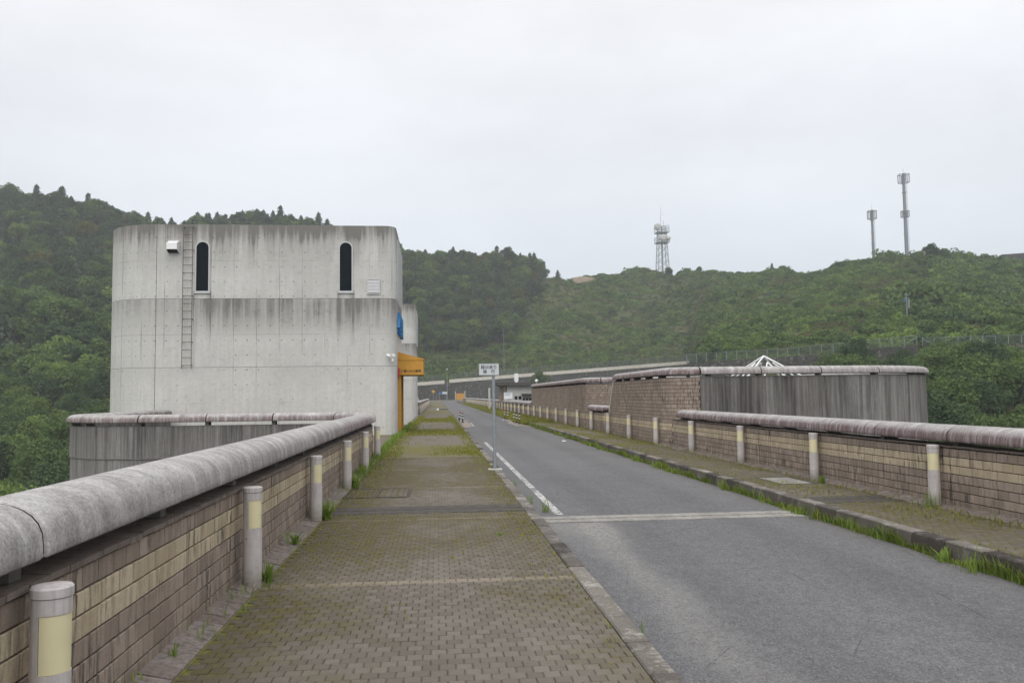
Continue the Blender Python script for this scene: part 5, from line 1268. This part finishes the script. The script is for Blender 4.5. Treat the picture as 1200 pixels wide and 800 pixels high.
    base = np.interp(t, [-0.06, 0.311, 0.343, 0.433, 0.522, 0.635, 0.751, 1.0, 1.2], [323.5, 323.5, 162, 158, 152, 142, 134, 134, 130]); top = np.interp(t, [0, .13, .26, .311, .343, .433, .522, .635, .751, 1.2], [440, 450, 462, 437, 407, 372, 322, 312, 302, 302])
    forest = (t < 0.135-(450-y)*0.0006) & (y > 360)
    n1 = np.sin(x*0.11+1)*np.cos(y*0.09+2)+0.6*np.sin(x*0.27+y*0.21)+0.4*np.sin(x*0.05-y*0.33)
    kp = (y > base) & (y < top+14) & ~forest & (rng.random(x.size) < np.where(n1 < -0.75, 0.60, 0.96)); x, y, z, t, n1 = x[kp], y[kp], z[kp], t[kp], n1[kp]
    rel = np.clip((y-base[kp])/(top[kp]-base[kp]), 0, 1)
    s = rng.uniform(0.45, 1.05, x.size)*np.where(n1 > 0.5, 1.25, 0.9)*(1+0.35*(t > 0.55)); k = np.where(n1+rng.normal(size=x.size)*0.6 < -0.35, rng.choice([2, 3], x.size), rng.choice([0, 1, 0, 1, 4], x.size))
    k = np.where(rng.random(x.size) < 0.07+0.10*(t > 0.6), rng.choice([4, 5], x.size), k); s = np.where((k >= 4) & (rng.random(x.size) < 0.25), s*1.5, s)
    s = np.where((y-base[kp] < 3.5), np.minimum(s, 0.5), s)
    crest = (rel > 0.9) & (rng.random(x.size) < 0.22); s = np.where(crest, s*rng.uniform(1.0, 1.30+0.15*(t > 0.5), x.size), s); k = np.where(crest, rng.choice([0, 4, 5, 4], x.size), k)
    big = (rng.random(x.size) < 0.06) & (rel < 0.86); s = np.where(big & (y-base[kp] > 8), s*rng.uniform(1.3, 1.7, x.size), s)
    rz = rng.uniform(0, 6.28, x.size); u, v, d = project(x, y, z+1.5); vis = (u > 0) & (u < 1200) & (u > 470) & (v < 428)
    ii = np.where(vis & (k >= 4))[0]; ii = ii[np.argsort(-(s[ii]/d[ii]))][:120]; one = np.zeros(x.size, bool); one[ii] = True
    for i in ii:
        tn = 'mid green' if k[i] == 4 else 'dark green'; wh = ('high' if v[i] < 335 else 'half way' if v[i] < 375 else 'low')+(' above the hut' if u[i] < 700 else ' below the lattice mast' if u[i] < 830 else ' above the pyramid frame' if u[i] < 980 else ' below the antenna poles' if u[i] < 1110 else ' at the right picture edge'); q = put('shrub', SH[int(k[i])], None, (x[i], y[i], z[i]-0.1), rot=(0, 0, rz[i])); q.scale = (s[i],)*3
        tag(q, f'{tn} bush in the hillside scrub, {wh}', 'bush', f'{tn} bushes in the scrub, {wh}')
    scatter('hillside_scrub', SH, np.stack([x, y, z-0.1], -1)[~one], s[~one], rz[~one], k[~one])
    # trees one can point at
    def at(u0, y, z=None):
        c = math.tan(R(5.16)+math.atan((u0-600)/970)); return c*y, y, (float(terr(c*y, y)) if z is None else z)
    for nm, kind, u0, yy, sc, sz, lab, cat in (
        ('broadleaf_tree', BL_[5], 556, 372, 1.75, 1.5, 'large yellowish tree glowing against the dark middle wood', 'tree'),
        ('broadleaf_tree', BL_[2], 606, 418, 1.7, 1.65, 'big dark round crowned tree at the right end of the middle wood', 'tree'),
        ('broadleaf_tree', BL_[4], 585, 425, 1.5, 1.5, 'dark broad tree next to the big round crowned one in the middle wood', 'tree'),
        ('conifer_tree', CO[2], 655, 458, 0.75, 0.7, 'last conifer at the right end of the middle wood above the bare earth', 'conifer'),
        ('conifer_tree', CO[2], 377, 412, 1.15, 1.35, 'lone conifer showing above the tower roof', 'conifer'),
        ('broadleaf_tree', BL_[4], 868, 394, 0.90, 0.52, 'flat topped dark tree alone on the right hill crest', 'tree'),
        ('conifer_tree', CO[3], 908, 376, 0.6, 0.6, 'spindly little conifer on the right hill crest', 'conifer'),
        ('broadleaf_tree', BL_[2], 786, 452, 0.85, 0.75, 'dark tree hiding the foot of the lattice mast', 'tree'),
        ('broadleaf_tree', BL_[4], 800, 448, 0.65, 0.62, 'dark small tree just right of the lattice mast foot', 'tree'),
        ('broadleaf_tree', BL_[3], 822, 430, 0.5, 0.6, 'thin tree on the crest right of the lattice mast', 'tree'),
        ('broadleaf_tree', BL_[2], 1098, 300, 0.98, 0.95, 'tall pointed dark tree on the skyline right of the antenna poles', 'tree'),
        ('broadleaf_tree', BL_[0], 1112, 300, 0.72, 0.72, 'second tree leaning against the pointed one on the skyline', 'tree'),
        ('broadleaf_tree', BL_[3], 1082, 300, 0.62, 0.62, 'bushy tree between the antenna poles and the pointed tree', 'tree'),
        ('broadleaf_tree', BL_[1], 1160, 302, 0.42, 0.55, 'small pale tree on the skyline left of the hilltop wall', 'tree'),
        ('broadleaf_tree', BL_[0], 1182, 304, 0.42, 0.58, 'small tree on the skyline at the hilltop wall', 'tree'),
        ('broadleaf_tree', NR[2], 1040, 122, 0.98, 0.98, 'tall dark tree before the braced fence corner on the right flank', 'tree'),
        ('broadleaf_tree', NR[0], 985, 132, 0.72, 0.72, 'mid green tree before the dark wall behind the bastion cap', 'tree'),
        ('broadleaf_tree', NR[1], 950, 136, 0.62, 0.62, 'low fresh green tree just right of the white pyramid frame', 'tree'),
        ('broadleaf_tree', NR[3], 1012, 128, 0.85, 0.80, 'rounded mid green tree left of the tall dark one behind the bastion cap', 'tree'),
        ('broadleaf_tree', NR[0], 1068, 118, 0.80, 0.74, 'mid green tree right of the tall dark one below the braced corner', 'tree'),
        ('broadleaf_tree', NR[2], 1150, 100, 0.9, 0.95, 'dark full crowned tree before the last fence stretch', 'tree'),
        ('broadleaf_tree', NR[3], 1185, 104, 1.05, 1.12, 'big spreading tree covering the fence at the right edge', 'tree'),
        ('broadleaf_tree', NR[1], 1135, 112, 0.8, 0.72, 'fresh green tree under the dark wall at the right', 'tree')):
        a, b, c = at(u0, yy); inst_tree(nm, kind, a, b, c-(1.5*sc if kind in BL_ else 0.3), sc, u0*0.7, lab, cat, None, sz)
    inst_tree('broadleaf_tree', BL_[0], 36.9, 300, 0.6, 1.0, 1.0, 'small round tree before the pale guard band beside the hut', 'tree', None, 1.25)
plant_all()

# ------------------------------------------------------------------ grass and weeds
def blades(P, Hh, Wd, rng, lean=0.5):
    """P: roots (n,3); each blade is two quads bending over"""
    n = len(P); a = rng.uniform(0, 6.28, n); d = np.stack([np.cos(a), np.sin(a), np.zeros(n)], -1); sd = np.stack([-np.sin(a), np.cos(a), np.zeros(n)], -1)*Wd[:, None]*0.5
    up = np.zeros((n, 3)); up[:, 2] = 1; l = rng.uniform(0.1, lean, n)[:, None]*Hh[:, None]
    m = P+up*Hh[:, None]*0.55+d*l*0.35; t = P+up*Hh[:, None]*rng.uniform(0.82, 1.0, (n, 1))+d*l
    V = np.stack([P-sd, P+sd, m+sd*0.8, m-sd*0.8, t+sd*0.12, t-sd*0.12], 1).reshape(-1, 3); i = np.arange(n)[:, None]*6
    return V, np.concatenate([i+np.array([0, 1, 2, 3]), i+np.array([3, 2, 4, 5])], 0)
def grass_all():
    rng = np.random.default_rng(9)
    def patchy(y, f, ph): return 0.5+0.5*np.sin(y*f+ph)*np.cos(y*f*0.37+ph*2)+0.25*np.sin(y*f*2.9+ph)
    # rank grass against the right kerb
    n = 26000; y = 5.5+65*rng.random(n)**1.5; x = 5.295-np.abs(rng.normal(size=n))*0.075*np.clip(patchy(y, 1.3, 2), 0.25, 1.2); dens = np.clip(patchy(y, 1.9, 0.7)*0.85+0.08, 0.04, 0.9); dens = np.where((y > 8.6) & (y < 11), np.maximum(dens, 0.55), dens)
    k = (rng.random(n) < dens) & ~((y > 11.3) & (y < 11.6)); x, y = x[k], y[k]; h = (0.035+0.13*rng.random(x.size)**1.6)*np.clip(0.55+patchy(y, 2.3, 1.1), 0.45, 1.5)*(1+0.5*(y > 40)*(y < 50))
    V, F = blades(np.stack([x, y, np.full(x.size, -0.172)], -1), h, rng.uniform(0.006, 0.014, x.size)*(1+y/30), rng, 0.7); q = (rng.random(len(F)//2) < 0.22).astype(int); q = np.concatenate([q, q]); stuff(put('kerb_grass', np_mesh('kerb_grass', V, F, ['grass', 'grass_y'], q)))
    # low growth in the right walkway joints and along its wall
    n = 15000; y = 6.3+60*rng.random(n)**1.7; x = rng.uniform(5.5, 6.95, n); w = np.sin(x*4+y*0.7)+np.sin(y*1.9+1)+rng.normal(size=n)*0.8; k = (w > 0.55) | ((x > 6.6) & (rng.random(n) < 0.7)) | ((x < 5.6) & (rng.random(n) < 0.4)); x, y = x[k], y[k]
    jj = rng.random(x.size) < 0.7; y = np.where(jj & (y < 25), np.round(y*10)/10-0.004, y); h = rng.uniform(0.012, 0.05, x.size)*(1+0.6*(x > 6.6))
    V, F = blades(np.stack([x, y, np.zeros(x.size)], -1), h, rng.uniform(0.006, 0.012, x.size)*(1+y/25), rng, 0.9); stuff(put('walkway_grass', np_mesh('walkway_grass', V, F, ['grass_y'])))
    # left walkway: tufts in patches, thicker bands farther on
    n = 42000; y = np.concatenate([4.5+20*rng.random(n//3), 22+45*rng.random(n-n//3)**1.2]); x = rng.uniform(-1.5, 1.2, n)
    band = np.clip(np.sin(2*np.pi*(np.log(y)-3.2)/0.41+np.pi/2)-0.1, 0, 1)*(y > 21)*np.where(y < 28, np.clip(x+0.3, 0, 1), 0.8)
    edge = np.clip((-0.9-x)/0.5, 0, 1)*np.clip((y-9)/8, 0.06, 1)*0.75+np.clip((x-0.75)/0.4, 0, 1)*np.clip((y-5)/10, 0.04, 0.6)
    pat = np.clip(np.sin(x*2.3+y*0.9)*np.sin(y*1.7-x)-0.62, 0, 1)*0.6
    k = rng.random(n) < np.clip(band+edge+pat, 0, 1); x, y = x[k], y[k]; h = rng.uniform(0.015, 0.06, x.size)*(1+0.8*np.clip((y-25)/10, 0, 1))
    V, F = blades(np.stack([x, y, np.zeros(x.size)-0.004], -1), h, rng.uniform(0.006, 0.012, x.size)*(1+y/22), rng, 0.9); stuff(put('walkway_grass', np_mesh('walkway_grass', V, F, ['grass_y'])))
    # gutter weeds along the left wall, tower foot and left kerb
    n = 9000; y = 4+44*rng.random(n)**1.1; x = -1.60+rng.normal(size=n)*0.07; dens = np.clip(patchy(y, 0.9, 1.7)*0.5-0.18+0.5*(y > 17), 0, 1)*np.where(y < 10, 0.35, 1); k = rng.random(n) < dens; x, y = x[k], y[k]; x = np.where(y > 34, x+0.06, x)
    h = rng.uniform(0.03, 0.14, x.size)*(1+0.5*(y > 17)); V, F = blades(np.stack([x, y, np.zeros(x.size)], -1), h, rng.uniform(0.007, 0.014, x.size)*(1+y/30), rng, 0.8); stuff(put('gutter_grass', np_mesh('gutter_grass', V, F, ['grass'])))
    # far verges of the right walkway and the road edge
    n = 16000; y = 48+130*rng.random(n)**1.3; x = np.where(rng.random(n) < 0.6, 5.35+rng.normal(size=n)*0.25, 6.6+rng.normal(size=n)*0.2); h = rng.uniform(0.06, 0.22, n); V, F = blades(np.stack([x, y, np.full(n, -0.02)], -1), h, rng.uniform(0.03, 0.07, n), rng, 0.8); stuff(put('verge_grass', np_mesh('verge_grass', V, F, ['grass_y'])))
    # single weeds
    def weed(x, y, z, s, n, label, leafy=False, seed=0):
        r2 = np.random.default_rng(seed); P = np.stack([r2.normal(size=n)*0.035*s, r2.normal(size=n)*0.035*s, np.zeros(n)], -1); h = r2.uniform(0.4, 1.0, n)*0.22*s
        V, F = blades(P, h, np.full(n, (0.03 if leafy else 0.010)*s**0.5), r2, 1.1 if leafy else 0.6); me = np_mesh('weed', V, F, ['grass']); tag(put('weed', me, None, (x, y, z)), label, 'weed', 'single weeds')
    for i, a in enumerate(((-1.50, 11.25, 0.0, 1.3, 60, 'leafy weed at the foot of the third bollard light on the left', True), (-1.50, 14.9, 0.0, 1.3, 46, 'bright weed at the foot of the fourth bollard light on the left', True),
        (-1.50, 7.55, 0.0, 0.9, 22, 'thin weed behind the second bollard light on the left', True), (-1.55, 9.3, 0.02, 0.8, 20, 'small weed in the gutter between the second and third bollard lights', True),
        (-1.63, 5.35, 0.03, 0.5, 9, 'sparse weed in the near gutter blocks', False), (1.62, 12.55, -0.165, 1.3, 16, 'tall grass tuft between the kerb and the white line end', False), (1.50, 13.6, -0.165, 1.1, 14, 'grass tuft at the left kerb beyond the joint', False),
        (1.50, 16.2, -0.165, 0.9, 12, 'small grass tuft at the left kerb near the sign post', False), (1.44, 6.05, -0.17, 0.85, 8, 'lone grass blade tuft at the near left kerb', False), (1.43, 8.1, -0.17, 0.6, 8, 'little grass tuft at the left kerb before the joint', False),
        (5.22, 8.25, -0.17, 0.85, 26, 'broad leaved weed in the grass at the right kerb', True), (5.16, 7.75, -0.17, 1.5, 22, 'tall grass clump standing above the right kerb', False), (6.72, 10.93, 0.0, 1.4, 22, 'weed growing up the nearest right bollard light', False),
        (6.7, 14.1, 0.0, 0.8, 18, 'small weed between the first two right bollard lights', True), (0.70, 9.6, -0.004, 0.22, 30, 'flat little weed in the walkway before the joint plate', True))): weed(*a, seed=40+i)
grass_all()
